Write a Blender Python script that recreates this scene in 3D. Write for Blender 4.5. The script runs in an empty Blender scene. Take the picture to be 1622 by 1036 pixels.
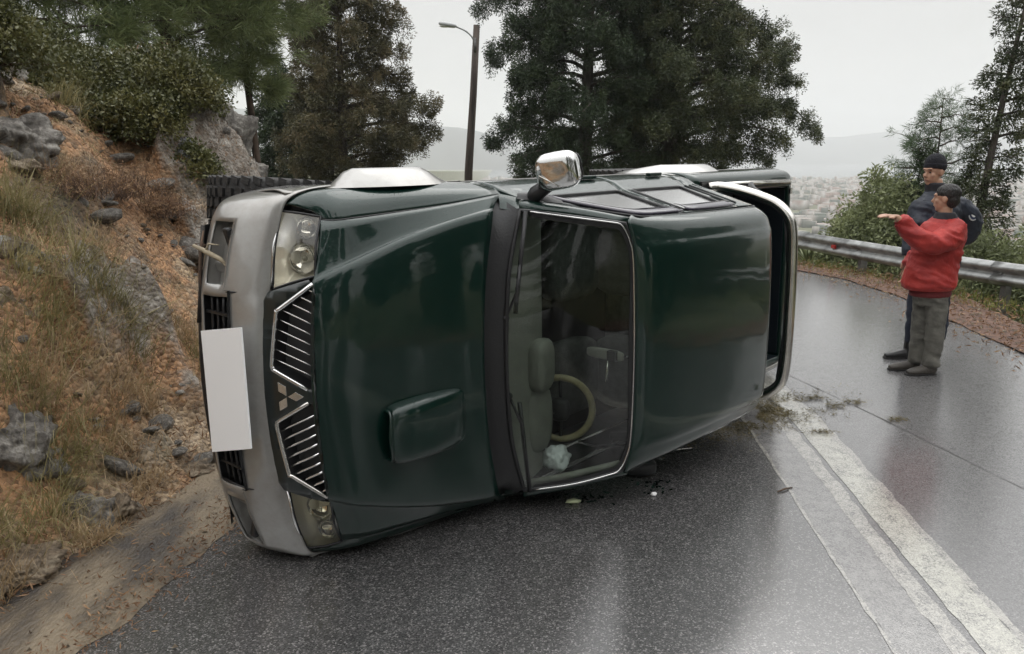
import bpy, bmesh, math, random
import numpy as np
from mathutils import Vector, Matrix
from mathutils.geometry import delaunay_2d_cdt
R = math.radians
sc = bpy.context.scene
COL = sc.collection

# ---------------------------------------------------------------- camera
H = 1.93
cam = bpy.data.cameras.new('camera')
cam.sensor_width = 36
cam.lens = 27.93
cam.clip_end = 30000
cam.clip_start = 0.05
camo = bpy.data.objects.new('camera', cam)
COL.objects.link(camo)
camo.location = (0, 0, H)
camo.rotation_euler = (R(90 - 12.24), 0, 0)
sc.camera = camo

# ---------------------------------------------------------------- world, sun, exposure
SKY_GAIN, HORIZON, ZENITH = 1.0, (0.592, 0.585, 0.57), (2.5, 2.5, 2.5)
w = bpy.data.worlds.new('World')
sc.world = w
w.use_nodes = True
nt = w.node_tree
nt.nodes.clear()
out = nt.nodes.new('ShaderNodeOutputWorld')
bg = nt.nodes.new('ShaderNodeBackground')
bg.inputs['Strength'].default_value = 0.1
sky = nt.nodes.new('ShaderNodeTexSky')
sky.sky_type = 'NISHITA'
sky.sun_disc = False
sky.sun_elevation = R(50)
sky.sun_rotation = R(150)
tc = nt.nodes.new('ShaderNodeTexCoord')
sep = nt.nodes.new('ShaderNodeSeparateXYZ')
ramp = nt.nodes.new('ShaderNodeValToRGB')
ramp.color_ramp.elements[0].position = 0.0
ramp.color_ramp.elements[0].color = (*HORIZON, 1)
ramp.color_ramp.elements[1].position = 1.0
ramp.color_ramp.elements[1].color = (*ZENITH, 1)
e_ = ramp.color_ramp.elements.new(0.25)
e_.color = (0.607, 0.60, 0.588, 1)
nz = nt.nodes.new('ShaderNodeTexNoise')
nz.inputs['Scale'].default_value = 2.2
nz.inputs['Detail'].default_value = 5
mpw = nt.nodes.new('ShaderNodeMapping')
mpw.inputs['Scale'].default_value = (1, 1, 3.2)
cl = nt.nodes.new('ShaderNodeMapRange')
cl.inputs['From Min'].default_value = 0.3
cl.inputs['From Max'].default_value = 0.7
cl.inputs['To Min'].default_value = 8.9 * SKY_GAIN
cl.inputs['To Max'].default_value = 10.8 * SKY_GAIN
sc1 = nt.nodes.new('ShaderNodeVectorMath')
sc1.operation = 'SCALE'
mixw = nt.nodes.new('ShaderNodeMix')
mixw.data_type = 'RGBA'
mixw.inputs[0].default_value = 0.06
L = nt.links.new
L(tc.outputs['Generated'], sep.inputs[0])
L(sep.outputs['Z'], ramp.inputs['Fac'])
L(tc.outputs['Generated'], mpw.inputs[0])
L(mpw.outputs[0], nz.inputs['Vector'])
L(nz.outputs['Fac'], cl.inputs['Value'])
L(ramp.outputs['Color'], sc1.inputs[0])
L(cl.outputs[0], sc1.inputs['Scale'])
L(sc1.outputs[0], mixw.inputs[6])
L(sky.outputs[0], mixw.inputs[7])
L(mixw.outputs[2], bg.inputs['Color'])
L(bg.outputs[0], out.inputs[0])

sun = bpy.data.lights.new('sun', 'SUN')
sun.energy = 0.5
sun.angle = R(40)
sun.color = (1, 0.98, 0.94)
suno = bpy.data.objects.new('sun', sun)
COL.objects.link(suno)
suno.location = (0, 0, 60)
suno.rotation_euler = (R(40), 0, R(150))

sc.view_settings.view_transform = 'Standard'
sc.view_settings.look = 'None'
sc.view_settings.exposure = 0.25
sc.view_settings.gamma = 1.0
sc.view_settings.use_curve_mapping = False
sc.render.engine = 'CYCLES'
sc.cycles.use_denoising = True
sc.cycles.max_bounces = 10
sc.cycles.transmission_bounces = 8
sc.cycles.transparent_max_bounces = 12
sc.cycles.volume_bounces = 2
sc.cycles.use_adaptive_sampling = True
sc.cycles.adaptive_threshold = 0.02
sc.cycles.sample_clamp_indirect = 6

# ================================================================ helpers
rng = np.random.default_rng(7)

def hash3(ix, iy, iz):
    n = (ix * 374761393 + iy * 668265263 + iz * 1274126177) & 0xffffffff
    n = ((n ^ (n >> 13)) * 1103515245) & 0xffffffff
    return ((n ^ (n >> 16)) & 0xffff) / 65535.0

def vnoise(x, y, z=0.0):
    x, y, z = np.broadcast_arrays(np.asarray(x, float), np.asarray(y, float), np.asarray(z, float))
    xi, yi, zi = np.floor(x).astype(np.int64), np.floor(y).astype(np.int64), np.floor(z).astype(np.int64)
    fx, fy, fz = x - xi, y - yi, z - zi
    fx, fy, fz = [t * t * (3 - 2 * t) for t in (fx, fy, fz)]
    r = 0
    for a in (0, 1):
        for b in (0, 1):
            for c in (0, 1):
                r = r + hash3(xi + a, yi + b, zi + c) * (fx if a else 1 - fx) * (fy if b else 1 - fy) * (fz if c else 1 - fz)
    return r * 2 - 1

def fbm(x, y, z=0.0, o=4):
    r, a, f = 0, 0.5, 1.0
    for k in range(o):
        r = r + a * vnoise(x * f + 17.3 * k, y * f + 5.1 * k, np.asarray(z) * f + 9.7 * k)
        a *= 0.5
        f *= 2.03
    return r

def mesh(name, v, f, smooth=True):
    v = np.asarray(v, dtype=np.float32).reshape(-1, 3)
    me = bpy.data.meshes.new(name)
    if isinstance(f, np.ndarray):
        n, k = f.shape
        me.vertices.add(len(v))
        me.vertices.foreach_set('co', v.ravel())
        me.loops.add(n * k)
        me.loops.foreach_set('vertex_index', f.astype(np.int32).ravel())
        me.polygons.add(n)
        me.polygons.foreach_set('loop_start', np.arange(0, n * k, k, dtype=np.int32))
        if smooth:
            me.polygons.foreach_set('use_smooth', np.ones(n, dtype=bool))
        me.update(calc_edges=True)
    else:
        me.from_pydata([tuple(map(float, p)) for p in v], [], f)
        if smooth:
            me.polygons.foreach_set('use_smooth', [True] * len(me.polygons))
    return me

def put(name, me, m=None, parent=None, **kw):
    o = bpy.data.objects.new(name, me)
    COL.objects.link(o)
    if m is not None and me is not None:
        for mm in (m if isinstance(m, (list, tuple)) else [m]):
            me.materials.append(mm)
    if parent is not None:
        o.parent = parent
    for k, v in kw.items():
        o[k] = v
    return o

def join(*vf):
    V, F, n = [], [], 0
    for v, f in vf:
        v = np.asarray(v, float).reshape(-1, 3)
        V.append(v)
        F += [tuple(int(i) + n for i in q) for q in f]
        n += len(v)
    return np.vstack(V), F

def thing(name, loc, label, cat, group=None, rot=None):
    o = bpy.data.objects.new(name, None)
    COL.objects.link(o)
    o.location = loc
    if rot is not None:
        o.rotation_euler = rot
    o['label'] = label
    o['category'] = cat
    if group:
        o['group'] = group
    o.empty_display_size = 0.3
    return o

def crom(P, n):
    """Catmull-Rom through P resampled to n points per span"""
    P = np.asarray(P, float)
    Q = np.vstack([2 * P[0] - P[1], P, 2 * P[-1] - P[-2]])
    outp = []
    for i in range(len(P) - 1):
        p0, p1, p2, p3 = Q[i], Q[i + 1], Q[i + 2], Q[i + 3]
        for t in np.linspace(0, 1, n, endpoint=False):
            outp.append(0.5 * ((2 * p1) + (-p0 + p2) * t + (2 * p0 - 5 * p1 + 4 * p2 - p3) * t * t + (-p0 + 3 * p1 - 3 * p2 + p3) * t ** 3))
    outp.append(P[-1])
    return np.array(outp)

def gridfaces(nr, nc, drop=None, cr=False, cc=False):
    F = []
    for i in range(nr if cr else nr - 1):
        for j in range(nc if cc else nc - 1):
            if drop and drop(i, j):
                continue
            i2, j2 = (i + 1) % nr, (j + 1) % nc
            F.append((i * nc + j, i2 * nc + j, i2 * nc + j2, i * nc + j2))
    return F

def loft(rows, nu=4, nv=4, drop=None):
    A = np.asarray(rows, float)
    B = np.array([crom(A[:, j], nu) for j in range(A.shape[1])])       # cols x rows' x 3
    Cc = np.array([crom(B[:, i], nv) for i in range(B.shape[1])])      # rows' x cols' x 3
    return Cc.reshape(-1, 3), gridfaces(Cc.shape[0], Cc.shape[1], drop), Cc

def tube(path, r, n=8, closed=False, caps=True, ry=None):
    P = np.asarray(path, float)
    m = len(P)
    rr = np.full(m, r) if np.isscalar(r) else np.asarray(r, float)
    rs = rr if ry is None else (np.full(m, ry) if np.isscalar(ry) else np.asarray(ry, float))
    T = np.zeros_like(P)
    for i in range(m):
        a = P[(i - 1) % m] if (closed or i > 0) else P[0]
        b = P[(i + 1) % m] if (closed or i < m - 1) else P[-1]
        T[i] = (b - a) / (np.linalg.norm(b - a) + 1e-9)
    up = np.array([0, 0, 1.0]) if abs(T[0][2]) < 0.9 else np.array([0, 1.0, 0])
    V = []
    for i in range(m):
        s = np.cross(T[i], up)
        s /= np.linalg.norm(s) + 1e-9
        u2 = np.cross(s, T[i])
        up = u2
        for k in range(n):
            a = 2 * math.pi * k / n
            V.append(P[i] + s * math.cos(a) * rr[i] + u2 * math.sin(a) * rs[i])
    F = gridfaces(m, n, cr=closed, cc=True)
    if caps and not closed:
        F.append(tuple(range(n)))
        F.append(tuple(reversed(range((m - 1) * n, m * n))))
    return np.array(V), F

def box(c, s, ax=None):
    c = np.asarray(c, float)
    s = np.asarray(s, float) / 2
    A = np.eye(3) if ax is None else np.asarray(ax, float)
    V = [c + A[0] * x * s[0] + A[1] * y * s[1] + A[2] * z * s[2] for x in (-1, 1) for y in (-1, 1) for z in (-1, 1)]
    F = [(0, 1, 3, 2), (4, 6, 7, 5), (0, 4, 5, 1), (2, 3, 7, 6), (0, 2, 6, 4), (1, 5, 7, 3)]
    return np.array(V), F

def ell(c, r, nu=16, nv=12, e1=1.0, e2=1.0, ax=None):
    """superellipsoid"""
    V = []
    A = np.eye(3) if ax is None else np.asarray(ax, float)
    sg = lambda t, e: math.copysign(abs(t) ** e, t)
    for i in range(nv + 1):
        ph = -math.pi / 2 + math.pi * i / nv
        for j in range(nu):
            th = 2 * math.pi * j / nu
            p = (r[0] * sg(math.cos(ph), e1) * sg(math.cos(th), e2), r[1] * sg(math.cos(ph), e1) * sg(math.sin(th), e2), r[2] * sg(math.sin(ph), e1))
            V.append(np.asarray(c) + A[0] * p[0] + A[1] * p[1] + A[2] * p[2])
    return np.array(V), gridfaces(nv + 1, nu, cc=True)

def solid(o, t, off=-1):
    md = o.modifiers.new('solid', 'SOLIDIFY')
    md.thickness = t
    md.offset = off
    return o

def bev(o, wd, seg=2, ang=35):
    md = o.modifiers.new('bevel', 'BEVEL')
    md.width = wd
    md.segments = seg
    md.limit_method = 'ANGLE'
    md.angle_limit = R(ang)
    return o

# ---------------------------------------------------------------- materials
def newmat(name):
    m = bpy.data.materials.new(name)
    m.use_nodes = True
    n = m.node_tree
    return m, n, n.nodes['Principled BSDF']

def mat(name, base, rough=0.5, metal=0.0, coat=0.0, coatr=0.05, bump=0.0, bscale=30, vary=0.0, vscale=3, spec=0.5, stretch=(1, 1, 1), trans=0.0, cols=None, mono=(0.35, 0.65), detail=4, rvar=0.0):
    """Principled with noise-driven colour variation (either vary around base or between the list cols) and fine bump"""
    m, n, p = newmat(name)
    p.inputs['Base Color'].default_value = (*base, 1)
    p.inputs['Roughness'].default_value = rough
    p.inputs['Metallic'].default_value = metal
    p.inputs['Specular IOR Level'].default_value = spec
    p.inputs['Coat Weight'].default_value = coat
    p.inputs['Coat Roughness'].default_value = coatr
    p.inputs['Transmission Weight'].default_value = trans
    lk = n.links.new
    t = n.nodes.new('ShaderNodeTexCoord')
    mp = n.nodes.new('ShaderNodeMapping')
    mp.inputs['Scale'].default_value = stretch
    lk(t.outputs['Object'], mp.inputs[0])
    if vary > 0 or cols:
        a = n.nodes.new('ShaderNodeTexNoise')
        a.inputs['Scale'].default_value = vscale
        a.inputs['Detail'].default_value = detail
        a.inputs['Roughness'].default_value = 0.6
        lk(mp.outputs[0], a.inputs['Vector'])
        r = n.nodes.new('ShaderNodeValToRGB')
        lk(a.outputs['Fac'], r.inputs['Fac'])
        cc = cols or [tuple(c * (1 - vary) for c in base), tuple(min(1, c * (1 + vary)) for c in base)]
        e = r.color_ramp.elements
        while len(e) < len(cc):
            e.new(0.5)
        for i, c in enumerate(cc):
            e[i].position = mono[0] + (mono[1] - mono[0]) * i / (len(cc) - 1)
            e[i].color = (*c, 1)
        lk(r.outputs['Color'], p.inputs['Base Color'])
        if rvar > 0:
            mr = n.nodes.new('ShaderNodeMapRange')
            mr.inputs['From Min'].default_value = 0.3
            mr.inputs['From Max'].default_value = 0.7
            mr.inputs['To Min'].default_value = max(0.02, rough - rvar)
            mr.inputs['To Max'].default_value = rough + rvar
            lk(a.outputs['Fac'], mr.inputs['Value'])
            lk(mr.outputs[0], p.inputs['Roughness'])
    if bump > 0:
        b = n.nodes.new('ShaderNodeTexNoise')
        b.inputs['Scale'].default_value = bscale
        b.inputs['Detail'].default_value = 5
        lk(mp.outputs[0], b.inputs['Vector'])
        bm = n.nodes.new('ShaderNodeBump')
        bm.inputs['Strength'].default_value = bump
        bm.inputs['Distance'].default_value = 0.02
        lk(b.outputs['Fac'], bm.inputs['Height'])
        lk(bm.outputs[0], p.inputs['Normal'])
    return m

def leafmat(name, cols, rough=0.55, trans=0.25, scale=1.2):
    m, n, p = newmat(name)
    lk = n.links.new
    t = n.nodes.new('ShaderNodeTexCoord')
    a = n.nodes.new('ShaderNodeTexNoise')
    a.inputs['Scale'].default_value = scale
    a.inputs['Detail'].default_value = 6
    a.inputs['Roughness'].default_value = 0.75
    lk(t.outputs['Object'], a.inputs['Vector'])
    r = n.nodes.new('ShaderNodeValToRGB')
    e = r.color_ramp.elements
    while len(e) < len(cols):
        e.new(0.5)
    for i, c in enumerate(cols):
        e[i].position = 0.33 + 0.34 * i / (len(cols) - 1)
        e[i].color = (*c, 1)
    lk(a.outputs['Fac'], r.inputs['Fac'])
    lk(r.outputs['Color'], p.inputs['Base Color'])
    p.inputs['Roughness'].default_value = rough
    tr = n.nodes.new('ShaderNodeBsdfTranslucent')
    lk(r.outputs['Color'], tr.inputs['Color'])
    mx = n.nodes.new('ShaderNodeMixShader')
    mx.inputs[0].default_value = trans
    lk(p.outputs[0], mx.inputs[1])
    lk(tr.outputs[0], mx.inputs[2])
    lk(mx.outputs[0], n.nodes['Material Output'].inputs[0])
    return m

def glassmat(name, tint, rough=0.0, refl=1.0):
    """thin pane: tinted transparent with fresnel reflection"""
    m, n, p = newmat(name)
    lk = n.links.new
    n.nodes.remove(p)
    tr = n.nodes.new('ShaderNodeBsdfTransparent')
    tr.inputs[0].default_value = (*tint, 1)
    g = n.nodes.new('ShaderNodeBsdfGlossy')
    g.inputs['Roughness'].default_value = rough
    fr = n.nodes.new('ShaderNodeFresnel')
    fr.inputs['IOR'].default_value = 1.52
    mu = n.nodes.new('ShaderNodeMath')
    mu.operation = 'MULTIPLY'
    mu.inputs[1].default_value = 1.5 * refl
    mu.use_clamp = True
    lk(fr.outputs[0], mu.inputs[0])
    mx = n.nodes.new('ShaderNodeMixShader')
    lk(mu.outputs[0], mx.inputs[0])
    lk(tr.outputs[0], mx.inputs[1])
    lk(g.outputs[0], mx.inputs[2])
    lk(mx.outputs[0], n.nodes['Material Output'].inputs[0])
    return m

def paint(name, base, metal, rough, dirt=None):
    """wet car paint: flake base, clear coat with rain beads, road dirt near the lower body"""
    m, n, p = newmat(name)
    lk = n.links.new
    p.inputs['Base Color'].default_value = (*base, 1)
    p.inputs['Metallic'].default_value = metal
    p.inputs['Roughness'].default_value = rough
    p.inputs['Coat Weight'].default_value = 1
    p.inputs['Specular IOR Level'].default_value = 0.2
    p.inputs['Coat Roughness'].default_value = 0.04
    t = n.nodes.new('ShaderNodeTexCoord')
    v = n.nodes.new('ShaderNodeTexVoronoi')
    v.inputs['Scale'].default_value = 75
    lk(t.outputs['Object'], v.inputs['Vector'])
    mr = n.nodes.new('ShaderNodeMapRange')
    mr.inputs['From Min'].default_value = 0.0
    mr.inputs['From Max'].default_value = 0.22
    mr.inputs['To Min'].default_value = 1
    mr.inputs['To Max'].default_value = 0
    mr.interpolation_type = 'SMOOTHSTEP'
    lk(v.outputs['Distance'], mr.inputs['Value'])
    a = n.nodes.new('ShaderNodeTexNoise')
    a.inputs['Scale'].default_value = 1.6
    lk(t.outputs['Object'], a.inputs['Vector'])
    mu = n.nodes.new('ShaderNodeMath')
    mu.operation = 'MULTIPLY'
    lk(mr.outputs[0], mu.inputs[0])
    # beads lie where the surface faces the sky, streaks elsewhere
    geo = n.nodes.new('ShaderNodeNewGeometry')
    sp = n.nodes.new('ShaderNodeSeparateXYZ')
    lk(geo.outputs['Normal'], sp.inputs[0])
    up = n.nodes.new('ShaderNodeMapRange')
    up.inputs['From Min'].default_value = 0.05
    up.inputs['From Max'].default_value = 0.6
    up.inputs['To Min'].default_value = 0.1
    up.inputs['To Max'].default_value = 1.0
    lk(sp.outputs['Z'], up.inputs['Value'])
    lk(up.outputs[0], mu.inputs[1])
    w2 = n.nodes.new('ShaderNodeTexNoise')
    w2.inputs['Scale'].default_value = 5
    w2.inputs['Detail'].default_value = 1
    lk(t.outputs['Object'], w2.inputs['Vector'])
    ad = n.nodes.new('ShaderNodeMath')
    ad.operation = 'MULTIPLY_ADD'
    lk(w2.outputs['Fac'], ad.inputs[0])
    ad.inputs[1].default_value = 1.6
    lk(mu.outputs[0], ad.inputs[2])
    sm_ = n.nodes.new('ShaderNodeTexNoise')
    sm_.inputs['Scale'].default_value = 7
    sm_.inputs['Detail'].default_value = 8
    sm_.inputs['Roughness'].default_value = 0.7
    ms_ = n.nodes.new('ShaderNodeMapping')
    ms_.inputs['Scale'].default_value = (2.5, 0.35, 2.5)
    lk(t.outputs['Object'], ms_.inputs[0])
    lk(ms_.outputs[0], sm_.inputs['Vector'])
    rs_ = n.nodes.new('ShaderNodeMapRange')
    rs_.inputs['From Min'].default_value = 0.4
    rs_.inputs['From Max'].default_value = 0.72
    rs_.inputs['To Min'].default_value = 0.015
    rs_.inputs['To Max'].default_value = 0.10
    lk(sm_.outputs['Fac'], rs_.inputs['Value'])
    lk(rs_.outputs[0], p.inputs['Coat Roughness'])
    b = n.nodes.new('ShaderNodeBump')
    b.inputs['Strength'].default_value = 0.5
    b.inputs['Distance'].default_value = 0.003
    lk(ad.outputs[0], b.inputs['Height'])
    lk(b.outputs[0], p.inputs['Coat Normal'])
    if dirt:
        d = n.nodes.new('ShaderNodeTexNoise')
        d.inputs['Scale'].default_value = 4
        d.inputs['Detail'].default_value = 8
        d.inputs['Roughness'].default_value = 0.7
        lk(t.outputs['Object'], d.inputs['Vector'])
        m2 = n.nodes.new('ShaderNodeMapRange')
        m2.inputs['From Min'].default_value = 0.42
        m2.inputs['From Max'].default_value = 0.75
        m2.inputs['To Max'].default_value = dirt[1]
        lk(d.outputs['Fac'], m2.inputs['Value'])
        mx = n.nodes.new('ShaderNodeMix')
        mx.data_type = 'RGBA'
        mx.inputs[6].default_value = (*base, 1)
        mx.inputs[7].default_value = (*dirt[0], 1)
        lk(m2.outputs[0], mx.inputs[0])
        lk(mx.outputs[2], p.inputs['Base Color'])
    return m

M_GREEN = paint('green_paint', (0.0006, 0.0160, 0.0112), 0.25, 0.4, ((0.055, 0.05, 0.042), 0.07))
M_SILVER = paint('silver_paint', (0.36, 0.355, 0.34), 0.6, 0.34, ((0.17, 0.14, 0.11), 0.55))
M_NAVY = mat('bed_liner', (0.006, 0.010, 0.014), 0.35, bump=0.15, bscale=60)
M_BLACK = mat('black_trim', (0.012, 0.012, 0.013), 0.42, bump=0.1, bscale=80)
M_GLOSSB = mat('gloss_black', (0.008, 0.008, 0.009), 0.15, coat=0.6)
M_RUBBER = mat('rubber', (0.018, 0.017, 0.016), 0.7, bump=0.3, bscale=60, vary=0.4, vscale=9)
M_CHROME = mat('chrome', (0.72, 0.72, 0.71), 0.09, 1.0)
M_STEEL = mat('polished_steel', (0.62, 0.60, 0.56), 0.2, 1.0, vary=0.15, vscale=6)
M_REFL = mat('reflector', (0.90, 0.89, 0.84), 0.25, 0.35, bump=0.3, bscale=14)
M_LENS = glassmat('lens_plastic', (0.93, 0.91, 0.84), 0.02)
M_LENS_OLD = glassmat('yellowed_lens', (0.95, 0.92, 0.78), 0.08)
M_REFL_LIFTED = mat('whitened_reflector', (0.97, 0.96, 0.90), 0.35, 0.0, coat=.6, bump=0.3, bscale=14)  # whiter copy of the reflector, lifting the lower headlight that faces dark road
M_WSGLASS = glassmat('windscreen_glass', (0.62, 0.67, 0.63), 0.0, 0.6)
M_SIDEGLASS = glassmat('side_glass', (0.62, 0.74, 0.68), 0.22)
M_DASH = mat('dash_plastic', (0.19, 0.19, 0.165), 0.6, bump=0.2, bscale=120, vary=0.1, vscale=8)
M_SEAT = mat('seat_fabric', (0.10, 0.10, 0.095), 0.9, bump=0.3, bscale=120, vary=0.2, vscale=20)
M_CARPET = mat('dark_carpet', (0.02, 0.02, 0.02), 0.95)
M_WOODRIM = mat('tan_leather', (0.33, 0.28, 0.16), 0.45, vary=0.2, vscale=20)
M_DEFL = mat('smoked_acrylic', (0.035, 0.03, 0.045), 0.12, coat=0.5)
M_PLATE = mat('white_plate', (0.93, 0.93, 0.93), 0.5)
M_BAG = mat('white_bag', (0.78, 0.80, 0.82), 0.35, bump=0.5, bscale=25)
M_CHASSIS = mat('underbody', (0.03, 0.026, 0.022), 0.8, bump=0.4, bscale=20, vary=0.5, vscale=5)
M_AMBER = mat('amber_lens', (0.5, 0.2, 0.03), 0.2, coat=0.8)
M_REDLENS = mat('red_lens', (0.35, 0.015, 0.012), 0.2, coat=0.8)

# ================================================================ terrain functions
XE = np.array([(-9, -3.4), (-3, -3.05), (0, -2.72), (2.4, -2.33), (3.06, -2.19), (3.6, -2.08), (4.3, -1.90), (5.5, -1.86), (7, -1.88), (8.6, -1.98), (9.6, -2.3), (10.6, -3.0), (12, -4.6), (14, -7.6), (17, -13), (24, -26), (60, -60)])
XR = np.array([(-9, 5.0), (4, 5.05), (7.7, 5.17), (9.5, 5.35), (11, 5.5), (12.6, 5.35), (13.7, 4.82), (15.5, 3.9), (18, 1.8), (20.5, -1.6), (22.5, -6), (24.5, -14), (26, -30), (60, -80)])
HP = np.array([(-1, 0), (0, 0), (0.12, 0.03), (0.3, 0.16), (0.6, 0.55), (1, 1.12), (1.5, 1.75), (2, 2.28), (3, 2.92), (4, 3.3), (6, 3.9), (10, 4.8), (40, 9)])

def xe(Y):
    return np.interp(Y, XE[:, 0], XE[:, 1])

def xr(Y):
    return np.interp(Y, XR[:, 0], XR[:, 1])

def rockiness(X, Y):
    q = fbm(np.asarray(X) * 1.15 + 31, np.asarray(Y) * 1.15 + 7, 0, 3)
    oc = np.exp(-((np.asarray(Y) - 8.6) / 0.75) ** 2) * np.exp(-((np.asarray(X) + 3.1) / 0.7) ** 2)
    return np.clip((q + 0.6 * oc - 0.06) / 0.10, 0, 1)

def hill_h(X, Y, rough=True):
    X, Y = np.asarray(X, float), np.asarray(Y, float)
    d = xe(Y) - X
    wob = 0.16 * fbm(X * 0.9 + 4, Y * 0.9, o=2) * np.clip(d * 2, 0, 1)
    base = np.interp(d + wob * 1.4, HP[:, 0], HP[:, 1])
    far = np.clip((Y - 10.5) / 9, 0, 1)
    base = base * (1 - 0.75 * far)
    sm = lambda q: np.clip(q, 0, 1) ** 2 * (3 - 2 * np.clip(q, 0, 1))
    base = base + 0.92 * np.exp(-((Y - 8.55) / 0.95) ** 2) * sm((d + wob - 0.25) / 0.5) * (1 - sm((d - 1.25) / 1.3))
    if rough:
        k = np.clip(d * 2.2, 0, 1)
        r1 = fbm(X * 1.7, Y * 1.7, base * 1.7, 5)
        ridge = 1 - np.abs(fbm(X * 2.6 + 9, Y * 2.6, base * 2.2 + 3, 3)) * 2
        base = base + k * (0.20 * r1 + 0.10 * (ridge - 0.5)) + 0.03 * k * fbm(X * 9, Y * 9, base * 6, 3)
        rm = rockiness(X, Y)
        cr = 1 - 2 * np.abs(fbm(X * 3.3 + 2, Y * 3.3, base * 3.0, 3))
        cr2 = 1 - 2 * np.abs(fbm(X * 8.0, Y * 8.0, base * 7 + 4, 2))
        base = base + k * rm * (0.12 + 0.19 * cr + 0.085 * cr2)
    return np.where(d > 0, np.maximum(base, 0.004 + 0.02 * np.clip(d, 0, 1)), 0.0)

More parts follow.
